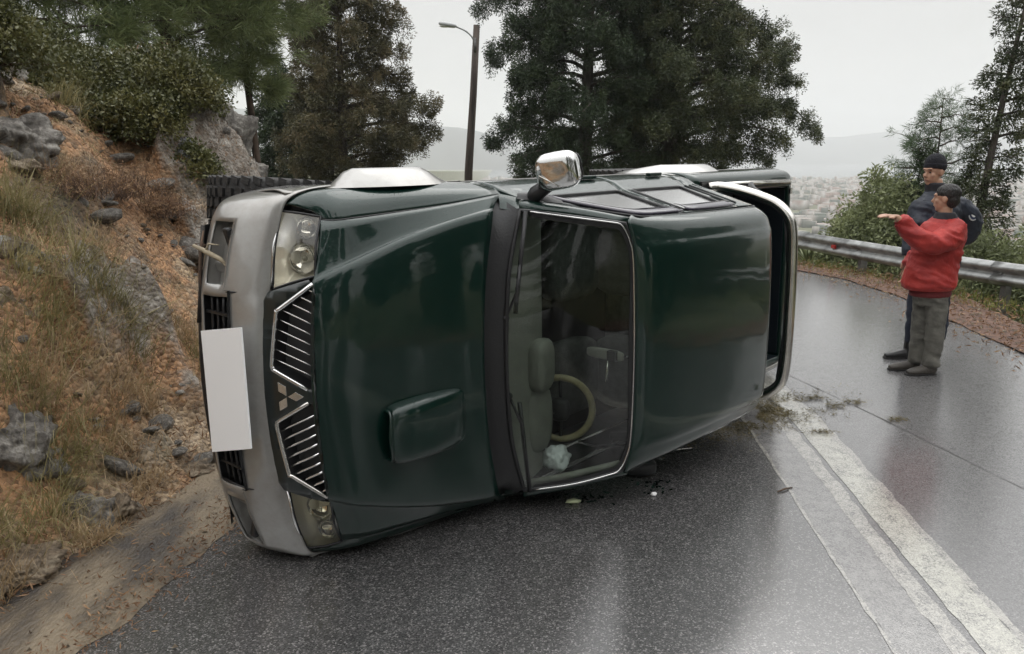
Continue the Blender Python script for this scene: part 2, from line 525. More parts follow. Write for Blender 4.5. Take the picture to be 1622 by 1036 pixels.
# ================================================================ ground materials
def asphalt(name, paintcol=None, wear=(0.45, 0.6), gain=1.0):
    m, n, p = newmat(name)
    lk = n.links.new
    N = n.nodes.new
    t = N('ShaderNodeTexCoord')
    v = N('ShaderNodeTexVoronoi')
    v.inputs['Scale'].default_value = 160
    v.inputs['Randomness'].default_value = 1
    lk(t.outputs['Object'], v.inputs['Vector'])
    bw = N('ShaderNodeSeparateColor')
    lk(v.outputs['Color'], bw.inputs[0])
    cr = N('ShaderNodeValToRGB')
    e = cr.color_ramp.elements
    e[0].color = (0.015, 0.0148, 0.015, 1)
    e[1].color = (0.24, 0.23, 0.225, 1)
    e.new(0.55).color = (0.034, 0.033, 0.033, 1)
    e.new(0.84).color = (0.085, 0.082, 0.080, 1)
    lk(bw.outputs[0], cr.inputs['Fac'])
    big = N('ShaderNodeTexNoise')
    big.inputs['Scale'].default_value = 0.9
    big.inputs['Detail'].default_value = 6
    big.inputs['Roughness'].default_value = 0.65
    lk(t.outputs['Object'], big.inputs['Vector'])
    # the outer lane (right of the centre line) is smoother, paler and greyer
    sx = N('ShaderNodeSeparateXYZ')
    lk(t.outputs['Object'], sx.inputs[0])
    lane = N('ShaderNodeMapRange')
    lane.inputs['From Min'].default_value = 1.7
    lane.inputs['From Max'].default_value = 2.5
    lk(sx.outputs['X'], lane.inputs['Value'])
    mxl = N('ShaderNodeMix')
    mxl.data_type = 'RGBA'
    lk(lane.outputs[0], mxl.inputs[0])
    lk(cr.outputs[0], mxl.inputs[6])
    cr2 = N('ShaderNodeValToRGB')
    cr2.color_ramp.elements[0].position = 0.3
    cr2.color_ramp.elements[0].color = (0.066, 0.064, 0.065, 1)
    cr2.color_ramp.elements[1].position = 0.75
    cr2.color_ramp.elements[1].color = (0.135, 0.131, 0.132, 1)
    f2 = N('ShaderNodeTexNoise')
    f2.inputs['Scale'].default_value = 14
    f2.inputs['Detail'].default_value = 9
    f2.inputs['Roughness'].default_value = 0.8
    lk(t.outputs['Object'], f2.inputs['Vector'])
    lk(f2.outputs['Fac'], cr2.inputs['Fac'])
    gr_ = N('ShaderNodeMapRange')
    gr_.inputs['To Min'].default_value = 0.35
    gr_.inputs['To Max'].default_value = 1.65
    lk(bw.outputs[2], gr_.inputs['Value'])
    gm_ = N('ShaderNodeVectorMath')
    gm_.operation = 'SCALE'
    lk(cr2.outputs[0], gm_.inputs[0])
    lk(gr_.outputs[0], gm_.inputs['Scale'])
    lk(gm_.outputs[0], mxl.inputs[7])
    # cracks: edges of distorted cells, masked into patches
    dn = N('ShaderNodeTexNoise')
    dn.inputs['Scale'].default_value = 3.5
    dn.inputs['Detail'].default_value = 6
    lk(t.outputs['Object'], dn.inputs['Vector'])
    dv = N('ShaderNodeVectorMath')
    dv.operation = 'MULTIPLY_ADD'
    lk(dn.outputs['Color'], dv.inputs[0])
    dv.inputs[1].default_value = (0.9, 0.9, 0.9)
    lk(t.outputs['Object'], dv.inputs[2])
    ck = N('ShaderNodeTexVoronoi')
    ck.feature = 'DISTANCE_TO_EDGE'
    ck.inputs['Scale'].default_value = 4.2
    lk(dv.outputs[0], ck.inputs['Vector'])
    cm = N('ShaderNodeMapRange')
    cm.inputs['From Min'].default_value = 0.004
    cm.inputs['From Max'].default_value = 0.014
    cm.inputs['To Min'].default_value = 1
    cm.inputs['To Max'].default_value = 0
    lk(ck.outputs['Distance'], cm.inputs['Value'])
    pm = N('ShaderNodeMapRange')
    pm.inputs['From Min'].default_value = 0.54
    pm.inputs['From Max'].default_value = 0.66
    lk(big.outputs['Fac'], pm.inputs['Value'])
    c1 = N('ShaderNodeMath')
    c1.operation = 'MULTIPLY'
    lk(cm.outputs[0], c1.inputs[0])
    lk(pm.outputs[0], c1.inputs[1])
    c2 = N('ShaderNodeMath')
    c2.operation = 'MULTIPLY'
    lk(c1.outputs[0], c2.inputs[0])
    lk(lane.outputs[0], c2.inputs[1])
    mxc = N('ShaderNodeMix')
    mxc.data_type = 'RGBA'
    mxc.inputs[7].default_value = (0.018, 0.016, 0.016, 1)
    lk(c2.outputs[0], mxc.inputs[0])
    src = mxl.outputs[2]
    if paintcol:
        wn = N('ShaderNodeTexNoise')
        wn.inputs['Scale'].default_value = 9
        wn.inputs['Detail'].default_value = 10
        wn.inputs['Roughness'].default_value = 0.75
        lk(t.outputs['Object'], wn.inputs['Vector'])
        wm = N('ShaderNodeMapRange')
        wm.inputs['From Min'].default_value = wear[0]
        wm.inputs['From Max'].default_value = wear[1]
        wm.inputs['To Min'].default_value = 1
        wm.inputs['To Max'].default_value = 0
        ws_ = N('ShaderNodeMath')
        ws_.operation = 'MULTIPLY_ADD'
        lk(bw.outputs[1], ws_.inputs[0])
        ws_.inputs[1].default_value = 0.26
        wo2 = N('ShaderNodeMath')
        wo2.operation = 'SUBTRACT'
        lk(wn.outputs['Fac'], wo2.inputs[0])
        wo2.inputs[1].default_value = 0.13
        lk(wo2.outputs[0], ws_.inputs[2])
        lk(ws_.outputs[0], wm.inputs['Value'])
        mp = N('ShaderNodeMix')
        mp.data_type = 'RGBA'
        pg_ = N('ShaderNodeMapRange')
        pg_.inputs['To Min'].default_value = 0.7
        pg_.inputs['To Max'].default_value = 1.25
        lk(bw.outputs[2], pg_.inputs['Value'])
        ps_ = N('ShaderNodeVectorMath')
        ps_.operation = 'SCALE'
        ps_.inputs[0].default_value = paintcol
        lk(pg_.outputs[0], ps_.inputs['Scale'])
        lk(ps_.outputs[0], mp.inputs[7])
        lk(wm.outputs[0], mp.inputs[0])
        lk(src, mp.inputs[6])
        src = mp.outputs[2]
    lk(src, mxc.inputs[6])
    lk(mxc.outputs[2], p.inputs['Base Color'])
    p.inputs['Roughness'].default_value = 0.55
    # water film: nearly closed in the hollows, thin over the stones
    rr = N('ShaderNodeMapRange')
    rr.inputs['From Min'].default_value = 0.35
    rr.inputs['From Max'].default_value = 0.65
    rr.inputs['To Min'].default_value = 0.03
    rr.inputs['To Max'].default_value = 0.15
    lk(big.outputs['Fac'], rr.inputs['Value'])
    lk(rr.outputs[0], p.inputs['Coat Roughness'])
    p.inputs['Coat Weight'].default_value = 1.0
    p.inputs['Coat IOR'].default_value = 2.15
    # bump: domed stones + fine grain; calmer on the outer lane
    dome = N('ShaderNodeMath')
    dome.operation = 'MULTIPLY_ADD'
    lk(v.outputs['Distance'], dome.inputs[0])
    dome.inputs[1].default_value = -1.0
    lk(bw.outputs[1], dome.inputs[2])
    st = N('ShaderNodeMapRange')
    lk(lane.outputs[0], st.inputs['Value'])
    st.inputs['To Min'].default_value = 0.6
    st.inputs['To Max'].default_value = 0.5
    b = N('ShaderNodeBump')
    b.inputs['Distance'].default_value = 0.0035
    lk(st.outputs[0], b.inputs['Strength'])
    lk(dome.outputs[0], b.inputs['Height'])
    b2 = N('ShaderNodeBump')
    b2.inputs['Distance'].default_value = 0.02
    b2.inputs['Strength'].default_value = 0.07
    lk(f2.outputs['Fac'], b2.inputs['Height'])
    lk(b.outputs[0], b2.inputs['Normal'])
    b3 = N('ShaderNodeBump')
    b3.inputs['Distance'].default_value = 0.01
    b3.inputs['Strength'].default_value = 0.8
    b3.invert = True
    lk(c2.outputs[0], b3.inputs['Height'])
    lk(b2.outputs[0], b3.inputs['Normal'])
    lk(b3.outputs[0], p.inputs['Normal'])
    bc_ = N('ShaderNodeBump')
    bc_.inputs['Distance'].default_value = 0.0035
    bc_.inputs['Strength'].default_value = 0.06
    lk(dome.outputs[0], bc_.inputs['Height'])
    bc2 = N('ShaderNodeBump')
    bc2.inputs['Distance'].default_value = 0.02
    bc2.inputs['Strength'].default_value = 0.035
    lk(f2.outputs['Fac'], bc2.inputs['Height'])
    lk(bc_.outputs[0], bc2.inputs['Normal'])
    lk(bc2.outputs[0], p.inputs['Coat Normal'])
    return m

M_ASPH = asphalt('wet_asphalt')
M_LINE = asphalt('road_paint_fresh', (0.40, 0.39, 0.335), (0.46, 0.72))
M_LINE_OLD = asphalt('road_paint_worn', (0.34, 0.325, 0.29), (0.42, 0.68))
M_LINE_GHOST = asphalt('road_paint_ghost', (0.19, 0.182, 0.175), (0.40, 0.66))
M_TAR = mat('tar_joint', (0.03, 0.027, 0.027), 0.3, bump=0.3, bscale=60)
M_SAND = mat('wet_sand', (0.2, 0.16, 0.11), 0.45, cols=[(0.04, 0.034, 0.029), (0.10, 0.078, 0.053), (0.19, 0.150, 0.10)], vscale=2.2, mono=(0.36, 0.6), bump=0.7, bscale=45, detail=9, stretch=(1.6, 0.7, 1))

def soilmat():
    m, n, p = newmat('hill_soil')
    lk = n.links.new
    N = n.nodes.new
    t = N('ShaderNodeTexCoord')
    a = N('ShaderNodeTexNoise')
    a.inputs['Scale'].default_value = 0.75
    a.inputs['Detail'].default_value = 9
    a.inputs['Roughness'].default_value = 0.68
    lk(t.outputs['Object'], a.inputs['Vector'])
    r = N('ShaderNodeValToRGB')
    e = r.color_ramp.elements
    for pos, c in ((0.34, (0.095, 0.072, 0.052)), (0.42, (0.22, 0.15, 0.09)), (0.49, (0.36, 0.20, 0.10)), (0.55, (0.30, 0.215, 0.135)), (0.64, (0.42, 0.335, 0.24))):
        x = e.new(pos)
        x.color = (*c, 1)
    e.remove(e[0])
    e.remove(e[-1])
    lk(a.outputs['Fac'], r.inputs['Fac'])
    # pebbles and litter: cells of their own tone
    v = N('ShaderNodeTexVoronoi')
    v.inputs['Scale'].default_value = 34
    lk(t.outputs['Object'], v.inputs['Vector'])
    sv = N('ShaderNodeSeparateColor')
    lk(v.outputs['Color'], sv.inputs[0])
    vr = N('ShaderNodeValToRGB')
    vr.color_ramp.elements[0].color = (0.35, 0.33, 0.32, 1)
    vr.color_ramp.elements[1].color = (1.7, 1.65, 1.55, 1)
    lk(sv.outputs[0], vr.inputs['Fac'])
    mx = N('ShaderNodeMix')
    mx.data_type = 'RGBA'
    mx.blend_type = 'MULTIPLY'
    mx.inputs[0].default_value = 0.75
    lk(r.outputs[0], mx.inputs[6])
    lk(vr.outputs[0], mx.inputs[7])
    # mossy green spots
    g = N('ShaderNodeTexNoise')
    g.inputs['Scale'].default_value = 1.9
    g.inputs['Detail'].default_value = 7
    lk(t.outputs['Object'], g.inputs['Vector'])
    gm = N('ShaderNodeMapRange')
    gm.inputs['From Min'].default_value = 0.56
    gm.inputs['From Max'].default_value = 0.68
    gm.inputs['To Max'].default_value = 0.6
    lk(g.outputs['Fac'], gm.inputs['Value'])
    m2 = N('ShaderNodeMix')
    m2.data_type = 'RGBA'
    m2.inputs[7].default_value = (0.09, 0.09, 0.045, 1)
    lk(gm.outputs[0], m2.inputs[0])
    lk(mx.outputs[2], m2.inputs[6])
    at = N('ShaderNodeAttribute')
    at.attribute_name = 'rock'
    rn = N('ShaderNodeTexNoise')
    rn.inputs['Scale'].default_value = 7
    rn.inputs['Detail'].default_value = 10
    rn.inputs['Roughness'].default_value = 0.72
    lk(t.outputs['Object'], rn.inputs['Vector'])
    rc = N('ShaderNodeValToRGB')
    for pos, c in ((0.36, (0.045, 0.038, 0.031)), (0.5, (0.19, 0.165, 0.135)), (0.64, (0.42, 0.38, 0.33))):
        x = rc.color_ramp.elements.new(pos)
        x.color = (*c, 1)
    rc.color_ramp.elements.remove(rc.color_ramp.elements[0])
    rc.color_ramp.elements.remove(rc.color_ramp.elements[-1])
    lk(rn.outputs['Fac'], rc.inputs['Fac'])
    am = N('ShaderNodeMath')
    am.operation = 'MULTIPLY_ADD'
    lk(rn.outputs['Fac'], am.inputs[0])
    am.inputs[1].default_value = 1.6
    ar = N('ShaderNodeMath')
    ar.operation = 'MULTIPLY_ADD'
    lk(at.outputs['Fac'], ar.inputs[0])
    ar.inputs[1].default_value = 1.6
    ar.inputs[2].default_value = -1.45
    lk(ar.outputs[0], am.inputs[2])
    am.use_clamp = True
    m3 = N('ShaderNodeMix')
    m3.data_type = 'RGBA'
    lk(am.outputs[0], m3.inputs[0])
    lk(m2.outputs[2], m3.inputs[6])
    lk(rc.outputs[0], m3.inputs[7])
    lk(m3.outputs[2], p.inputs['Base Color'])
    p.inputs['Roughness'].default_value = 0.68
    h = N('ShaderNodeMath')
    h.operation = 'MULTIPLY_ADD'
    lk(v.outputs['Distance'], h.inputs[0])
    h.inputs[1].default_value = -0.8
    f = N('ShaderNodeTexNoise')
    f.inputs['Scale'].default_value = 16
    f.inputs['Detail'].default_value = 8
    f.inputs['Roughness'].default_value = 0.75
    lk(t.outputs['Object'], f.inputs['Vector'])
    lk(f.outputs['Fac'], h.inputs[2])
    b = N('ShaderNodeBump')
    b.inputs['Strength'].default_value = 0.9
    b.inputs['Distance'].default_value = 0.04
    lk(h.outputs[0], b.inputs['Height'])
    lk(b.outputs[0], p.inputs['Normal'])
    return m

M_SOIL = soilmat()

def rockmat(name, cols, sc=3.0):
    m, n, p = newmat(name)
    lk = n.links.new
    N = n.nodes.new
    t = N('ShaderNodeTexCoord')
    a = N('ShaderNodeTexNoise')
    a.inputs['Scale'].default_value = sc
    a.inputs['Detail'].default_value = 10
    a.inputs['Roughness'].default_value = 0.72
    lk(t.outputs['Object'], a.inputs['Vector'])
    r = N('ShaderNodeValToRGB')
    e = r.color_ramp.elements
    while len(e) < len(cols):
        e.new(0.5)
    for i, c in enumerate(cols):
        e[i].position = 0.34 + 0.32 * i / (len(cols) - 1)
        e[i].color = (*c, 1)
    lk(a.outputs['Fac'], r.inputs['Fac'])
    lk(r.outputs[0], p.inputs['Base Color'])
    p.inputs['Roughness'].default_value = 0.6
    f = N('ShaderNodeTexVoronoi')
    f.feature = 'DISTANCE_TO_EDGE'
    f.inputs['Scale'].default_value = 16
    dn = N('ShaderNodeVectorMath')
    dn.operation = 'MULTIPLY_ADD'
    lk(a.outputs['Color'], dn.inputs[0])
    dn.inputs[1].default_value = (0.5, 0.5, 0.5)
    lk(t.outputs['Object'], dn.inputs[2])
    lk(dn.outputs[0], f.inputs['Vector'])
    mr = N('ShaderNodeMapRange')
    mr.inputs['From Max'].default_value = 0.06
    mr.inputs['To Max'].default_value = 0.5
    lk(f.outputs['Distance'], mr.inputs['Value'])
    ad = N('ShaderNodeMath')
    ad.operation = 'MULTIPLY_ADD'
    lk(a.outputs['Fac'], ad.inputs[0])
    ad.inputs[1].default_value = 2.2
    lk(mr.outputs[0], ad.inputs[2])
    b = N('ShaderNodeBump')
    b.inputs['Strength'].default_value = 0.9
    b.inputs['Distance'].default_value = 0.03
    lk(ad.outputs[0], b.inputs['Height'])
    lk(b.outputs[0], p.inputs['Normal'])
    return m

M_ROCK_GREY = rockmat('grey_limestone', [(0.055, 0.048, 0.040), (0.22, 0.20, 0.175), (0.50, 0.47, 0.42)], 8)
M_ROCK_OCHRE = rockmat('ochre_limestone', [(0.05, 0.04, 0.03), (0.21, 0.155, 0.10), (0.38, 0.31, 0.22)], 8)
M_ROCK_BLUE = rockmat('bluish_slab', [(0.06, 0.062, 0.067), (0.19, 0.195, 0.205), (0.42, 0.42, 0.425)], 6)
M_VERGE = mat('verge_earth', (0.13, 0.07, 0.05), 0.8, cols=[(0.045, 0.03, 0.022), (0.115, 0.06, 0.04), (0.17, 0.10, 0.07)], vscale=7, detail=9, bump=0.8, bscale=40)
M_FARLAND = mat('far_ground', (0.1, 0.1, 0.07), 0.9, cols=[(0.05, 0.055, 0.03), (0.10, 0.105, 0.045), (0.16, 0.15, 0.09)], vscale=0.35, detail=8)
M_SEA = mat('sea_water', (0.05, 0.07, 0.08), 0.22)
M_MOUNT = mat('far_hills', (0.05, 0.06, 0.06), 0.95, vary=0.4, vscale=0.004)
M_GALV = mat('galvanised', (0.30, 0.305, 0.30), 0.42, 0.75, vary=0.35, vscale=5, rvar=0.12)
M_POSTMAT = mat('weathered_steel', (0.13, 0.125, 0.12), 0.6, 0.4, vary=0.4, vscale=8)

# ---------------------------------------------------------------- road
ys = np.concatenate([np.arange(-9, 16, 0.5), np.arange(16, 60, 1.0)])
V = []
nc = 24
for y in ys:
    a, b = xe(y) - 0.6, xr(y) + 0.03 * math.sin(y * 7)
    for k in range(nc):
        V.append((a + (b - a) * k / (nc - 1), y, 0))
put('road', mesh('road', V, gridfaces(len(ys), nc)), M_ASPH, kind='structure')

def strip(name, xa, xb, y0, y1, z, m, jitter=0.01, n=140, **kw):
    V, F = [], []
    for i in range(n + 1):
        y = y0 + (y1 - y0) * i / n
        V += [(xa(y) + jitter * float(fbm(y * 9, 3.3)), y, z), (xb(y) + jitter * float(fbm(y * 9, 8.1)), y, z)]
    F = [(2 * i, 2 * i + 1, 2 * i + 3, 2 * i + 2) for i in range(n)]
    return put(name, mesh(name, V, F), m, kind='structure', **kw)

# centre line, fitted as gentle curves
def poly(*pts):
    P = np.array(pts)
    return lambda y: float(np.interp(y, P[:, 0], P[:, 1]))
CLR = poly((-6, 1.86), (0, 1.95), (2.86, 2.06), (3.76, 2.12), (5.6, 2.26), (7, 2.30), (9, 2.2), (12, 1.5), (15, 0))
off = lambda f, d: (lambda y: f(y) + d)
strip('road_line', off(CLR, -0.18), CLR, -6, 10, 0.0022, M_LINE, 0.012, 400)
strip('old_road_line', off(CLR, -0.31), off(CLR, -0.212), -6, 9, 0.0024, M_LINE_OLD, 0.02, 400)
strip('ghost_road_line', off(CLR, -0.53), off(CLR, -0.30), -6, 8, 0.0014, M_LINE_GHOST, 0.015, 400)
strip('ghost_line_edge', off(CLR, -0.545), off(CLR, -0.525), -6, 8, 0.0022, M_LINE_OLD, 0.012, 400)
strip('worn_line_edge', off(CLR, -0.005), off(CLR, 0.045), -6, 8, 0.0018, M_LINE_OLD, 0.02, 400)
JT = poly((-6, 4.3), (2, 3.6), (4.38, 3.02), (5.64, 2.77), (6.85, 2.48), (9, 1.9), (12, 0.6))
strip('asphalt_joint', off(JT, -0.004), off(JT, 0.004), -6, 11, 0.0016, M_TAR, 0.012, 300)

# sand and silt in the gutter at the foot of the slope
V = []
ns, ncs = 220, 22
for i in range(ns):
    y = -8 + 19 * i / (ns - 1)
    a = xe(y) - 0.25
    b = xe(y) + 0.52 + 0.09 * float(fbm(y * 1.3, 2.2)) + 0.06 * float(fbm(y * 7, 6.2)) + 0.03 * float(fbm(y * 25, 1.2))
    for k in range(ncs):
        t = k / (ncs - 1)
        x = a + (b - a) * t
        V.append((x, y, 0.003 + 0.022 * math.sin(math.pi * min(1, t * 1.0)) * (1 + 0.7 * float(fbm(x * 4, y * 2, 1)))))
put('gutter_sand', mesh('gutter_sand', V, gridfaces(ns, ncs)), M_SAND, kind='structure')

# ---------------------------------------------------------------- ground sheet to the horizon
RAILP = np.array([(11.5, 3.0), (10.2, 5.0), (9.0, 6.9), (7.85, 8.7), (6.62, 10.64), (5.83, 13.33), (5.15, 15.8), (3.7, 18.7), (1.3, 21.4), (-2.2, 23.4), (-7, 24.9), (-13, 25.8)])
def dist_poly(X, Y, P):
    D = np.full(X.shape, 1e9)
    for a, b in zip(P[:-1], P[1:]):
        ab = b - a
        t = np.clip(((X - a[0]) * ab[0] + (Y - a[1]) * ab[1]) / (ab @ ab), 0, 1)
        D = np.minimum(D, np.hypot(X - a[0] - t * ab[0], Y - a[1] - t * ab[1]))
    return D

def ground_z(X, Y):
    X, Y = np.asarray(X, float), np.asarray(Y, float)
    xrr, xee = xr(Y), xe(Y)
    dr = np.where(X > xrr, dist_poly(X, Y, XR), 0)
    z = -0.02 * np.clip(dr, 0, 2) - 0.42 * np.clip(dr - 2.2, 0, 20) - 0.26 * np.clip(dr - 22.2, 0, 1e5)
    z = z + np.clip(dr * 0.5, 0, 1) * 0.10 * fbm(X * 0.7, Y * 0.7, 0, 3) * np.clip(dr - 1, 0, 3)
    z = np.maximum(z, -50 + 0 * X)
    z = np.where(Y > 1750, -54.0, z)
    inside = (X <= xrr) & (X >= xee)
    z = np.where(inside, -0.12, z)
    left = X < xee
    zl = np.interp(xee - X, HP[:, 0], HP[:, 1]) * (1 - 0.75 * np.clip((Y - 10.5) / 9, 0, 1)) - 0.5
    zl = zl - 0.02 * np.clip(Y - 30, 0, 1e5)
    zl = np.minimum(zl, 14)
    zl = np.where(Y > 30, np.maximum(zl, -50), zl)
    z = np.where(left, np.maximum(zl, -54), z)
    return z

def geo(a, b, n):
    return np.sign(b) * np.geomspace(abs(a), abs(b), n)
gx = np.concatenate([geo(-16, -7500, 34)[::-1], np.arange(-15.5, 30, 0.5), geo(30, 7500, 36)])
gy = np.concatenate([geo(-12, -1500, 16)[::-1], np.arange(-11.5, 34, 0.5), geo(34, 7500, 44)])
GX, GY = np.meshgrid(gx, gy, indexing='ij')
GZ = ground_z(GX, GY)
put('ground', mesh('ground', np.stack([GX, GY, GZ], -1), np.array(gridfaces(len(gx), len(gy)))[:, ::-1].copy()), M_FARLAND, kind='structure')
put('sea', mesh('sea', [(-7400, 300, -51), (7400, 300, -51), (7400, 7400, -51), (-7400, 7400, -51)], [(0, 1, 2, 3)]), M_SEA, kind='structure')

# bare reddish verge between asphalt and rail
V = []
vy = np.arange(0, 26, 0.25)
for y in vy:
    a = xr(y) - 0.12 + 0.06 * float(fbm(y * 3, 1.1))
    wdt = 0.95 + 0.25 * float(fbm(y * 0.9, 4.4))
    for k in range(14):
        t = k / 13
        x = a + wdt * t
        V.append((x, y, 0.012 + 0.03 * math.sin(math.pi * t) + 0.015 * float(fbm(x * 5, y * 5)) - 0.05 * t))
put('verge', mesh('verge', V, gridfaces(len(vy), 14)), M_VERGE, kind='structure')

# ---------------------------------------------------------------- rocky cutting on the left
hx = np.concatenate([np.arange(-16, -6.5, 0.12), np.arange(-6.5, -1.5, 0.035)])
hy = np.concatenate([np.arange(-9, 2, 0.14), np.arange(2, 11.5, 0.035), np.arange(11.5, 26, 0.14)])
HX, HY = np.meshgrid(hx, hy, indexing='ij')
HZ = hill_h(HX, HY)
HZ = np.where(xe(HY) - HX > 0, HZ, -0.05)
# overhang jitter so the slope is not a pure height field
dd = np.clip((xe(HY) - HX) * 1.5, 0, 1)
HX2 = HX + dd * 0.07 * fbm(HX * 3.1, HY * 3.1, HZ * 3.1 + 5, 3)
HY2 = HY + dd * 0.07 * fbm(HX * 3.1 + 50, HY * 3.1, HZ * 3.1, 3)
keep = np.array(gridfaces(len(hx), len(hy)))[:, ::-1].copy()
dq = (xe(HY) - HX).ravel()
keep = keep[(dq[keep] > -0.1).any(axis=1)]
hill = put('hillside', mesh('hillside', np.stack([HX2, HY2, HZ], -1), keep), M_SOIL, kind='structure')

at_ = hill.data.attributes.new('rock', 'FLOAT', 'POINT')
at_.data.foreach_set('value', (rockiness(HX, HY) * np.clip((xe(HY) - HX) * 3, 0, 1)).ravel().astype(np.float32))
# ---------------------------------------------------------------- far hills, city, haze
def ridge(name, pts, depth, Yc, seed):
    P = np.array(pts, float)
    n = 160
    X = np.linspace(P[0, 0], P[-1, 0], n)
    Z = np.interp(X, P[:, 0], P[:, 1]) + 50
    Z = Z * (1 + 0.05 * fbm(X / 160, seed, 0, 4)) 
    V = []
    for j in range(18):
        t = j / 17
        prof = math.sin(math.pi * t) ** 0.9
        for i in range(n):
            k = prof * (1 + 0.12 * float(fbm(X[i] / 300, t * 4, seed))) if 0.25 < abs(t - 0.5) else prof
            V.append((X[i], Yc + (t - 0.5) * depth, -52 + Z[i] * k))
    return put(name, mesh(name, V, gridfaces(18, n)), M_MOUNT, kind='structure')
ridge('far_mountain', [(300, -52), (900, 10), (1300, 60), (1560, 84), (1850, 116), (2080, 112), (2330, 140), (2580, 172), (2850, 220), (3110, 300), (3500, 350), (4400, 330), (6500, 200)], 900, 5200, 3.3)
ridge('blue_mountain', [(-3000, 60), (-1700, 160), (-1200, 185), (-800, 150), (-420, 118), (-200, 108), (-152, 99), (-60, 76), (-25, 64), (60, 30), (114, 10), (200, -30), (320, -52)], 500, 3100, 8.1)

ct = []
fa = np.array([(0, 1, 3, 2), (4, 6, 7, 5), (0, 4, 5, 1), (2, 3, 7, 6), (0, 2, 6, 4), (1, 5, 7, 3)])
NB = 9000
cy_ = 420 + 1280 * rng.random(NB) ** 0.75
cx_ = (rng.random(NB) * 1.3 - 0.25) * cy_ * 1.05
sx_, sy_, sz_ = 4 + 12 * rng.random(NB) ** 2, 4 + 9 * rng.random(NB) ** 2, 2 + 7 * rng.random(NB) ** 3
rot_ = rng.random(NB) * 3.14
zb = ground_z(cx_, cy_)
zb = np.where(zb > -44, -200.0, np.maximum(zb, -50.5))
cs, sn = np.cos(rot_), np.sin(rot_)
VV = []
for a in (-1, 1):
    for b in (-1, 1):
        for c in (0, 1):
            x, y = a * sx_ / 2, b * sy_ / 2
            VV.append(np.stack([cx_ + x * cs - y * sn, cy_ + x * sn + y * cs, zb - 1 + c * (sz_ + 1)], -1))
VV = np.stack(VV, 1)
FF = (fa[None] + 8 * np.arange(NB)[:, None, None]).reshape(-1, 4)
M_CITY = mat('far_buildings', (0.4, 0.35, 0.3), 0.85, cols=[(0.09, 0.11, 0.09), (0.20, 0.19, 0.17), (0.38, 0.34, 0.31), (0.46, 0.44, 0.42), (0.28, 0.20, 0.17)], vscale=0.045, mono=(0.35, 0.65), detail=0)
city = put('distant_city', mesh('distant_city', VV, FF, False), M_CITY, kind='stuff', label='hazy coastal town of pale low buildings far below the road', category='city')

hz, n, p = newmat('haze_air')
n.nodes.remove(p)
pv = n.nodes.new('ShaderNodeVolumePrincipled')
pv.inputs['Color'].default_value = (0.94, 0.95, 0.955, 1)
pv.inputs['Density'].default_value = 0.00034
pv.inputs['Anisotropy'].default_value = 0.2
n.links.new(pv.outputs[0], n.nodes['Material Output'].inputs['Volume'])
put('haze', mesh('haze', *box((0, 3000, 170), (15200, 9200, 450)), False), hz, kind='stuff', label='pale damp haze over the bay', category='haze')

# ---------------------------------------------------------------- guard rail
def arcpath(P, step):
    Q = crom(P, 24)
    d = np.concatenate([[0], np.cumsum(np.linalg.norm(np.diff(Q, axis=0), axis=1))])
    return Q, d
RQ, RD = arcpath(RAILP, 0.3)
def rail_at(s):
    x, y = np.interp(s, RD, RQ[:, 0]), np.interp(s, RD, RQ[:, 1])
    x2, y2 = np.interp(s + 0.05, RD, RQ[:, 0]), np.interp(s + 0.05, RD, RQ[:, 1])
    t = np.array([x2 - x, y2 - y]); t /= np.linalg.norm(t) + 1e-9
    return np.array([x, y]), t, np.array([-t[1], t[0]])      # n points to the road
prof = [(0.0, -0.155), (0.012, -0.14), (0.075, -0.105), (0.083, -0.085), (0.075, -0.06), (0.012, -0.022), (0.005, 0.0), (0.012, 0.022), (0.075, 0.06), (0.083, 0.085), (0.075, 0.105), (0.012, 0.14), (0.0, 0.155)]
rail = thing('guard_rail', (6.62, 10.64, 0), 'long galvanised steel guard rail curving along the outer verge of the road', 'guard rail')
ro = np.array([6.62, 10.64, 0])
s2 = RD[np.argmin(np.hypot(RQ[:, 0] - 6.62, RQ[:, 1] - 10.64))]
SP = 2.82
kk = range(-3, 9)
RZ = 0.36
for k in kk:
    s = s2 + k * SP
    V = []
    m_ = 16
    for i in range(m_ + 1):
        q, t, nn = rail_at(s - 0.12 + (SP + 0.24) * i / m_)
        for (o_, z_) in prof:
            oo = o_ + (0.004 if k % 2 else 0)
            V.append((q[0] + nn[0] * oo, q[1] + nn[1] * oo, RZ + z_))
    b = put('beam', mesh('beam', np.array(V) - ro, gridfaces(m_ + 1, len(prof))), M_GALV, rail)
    solid(b, 0.004)
    q, t, nn = rail_at(s)
    ax = [(t[0], t[1], 0), (nn[0], nn[1], 0), (0, 0, 1)]
    pc = np.array([q[0], q[1], 0]) - np.array([nn[0], nn[1], 0]) * 0.115
    v1 = box(pc + (0, 0, -0.05), (0.075, 0.13, 0.85), ax)
    put('post', mesh('post', v1[0] - ro, v1[1], False), M_POSTMAT, rail)
    sp_ = box(np.array([q[0], q[1], RZ]) - np.array([nn[0], nn[1], 0]) * 0.028, (0.07, 0.05, 0.2), ax)
    put('spacer', mesh('spacer', sp_[0] - ro, sp_[1], False), M_POSTMAT, rail)
    bt = ell(np.array([q[0], q[1], RZ]) + np.array([nn[0], nn[1], 0]) * 0.012, (0.02, 0.02, 0.02), 8, 6)
    put('bolt', mesh('bolt', bt[0] - ro, bt[1]), M_GALV, rail)
q, t, nn = rail_at(s2 + SP + 0.55)
rf = box(np.array([q[0], q[1], RZ]) + np.array([nn[0], nn[1], 0]) * 0.07, (0.10, 0.05, 0.07), [(t[0], t[1], 0), (nn[0], nn[1], 0), (0, 0, 1)])
bev(put('reflector', mesh('reflector', rf[0] - ro, rf[1], False), M_REDLENS, rail, label='small red reflector'), 0.01)

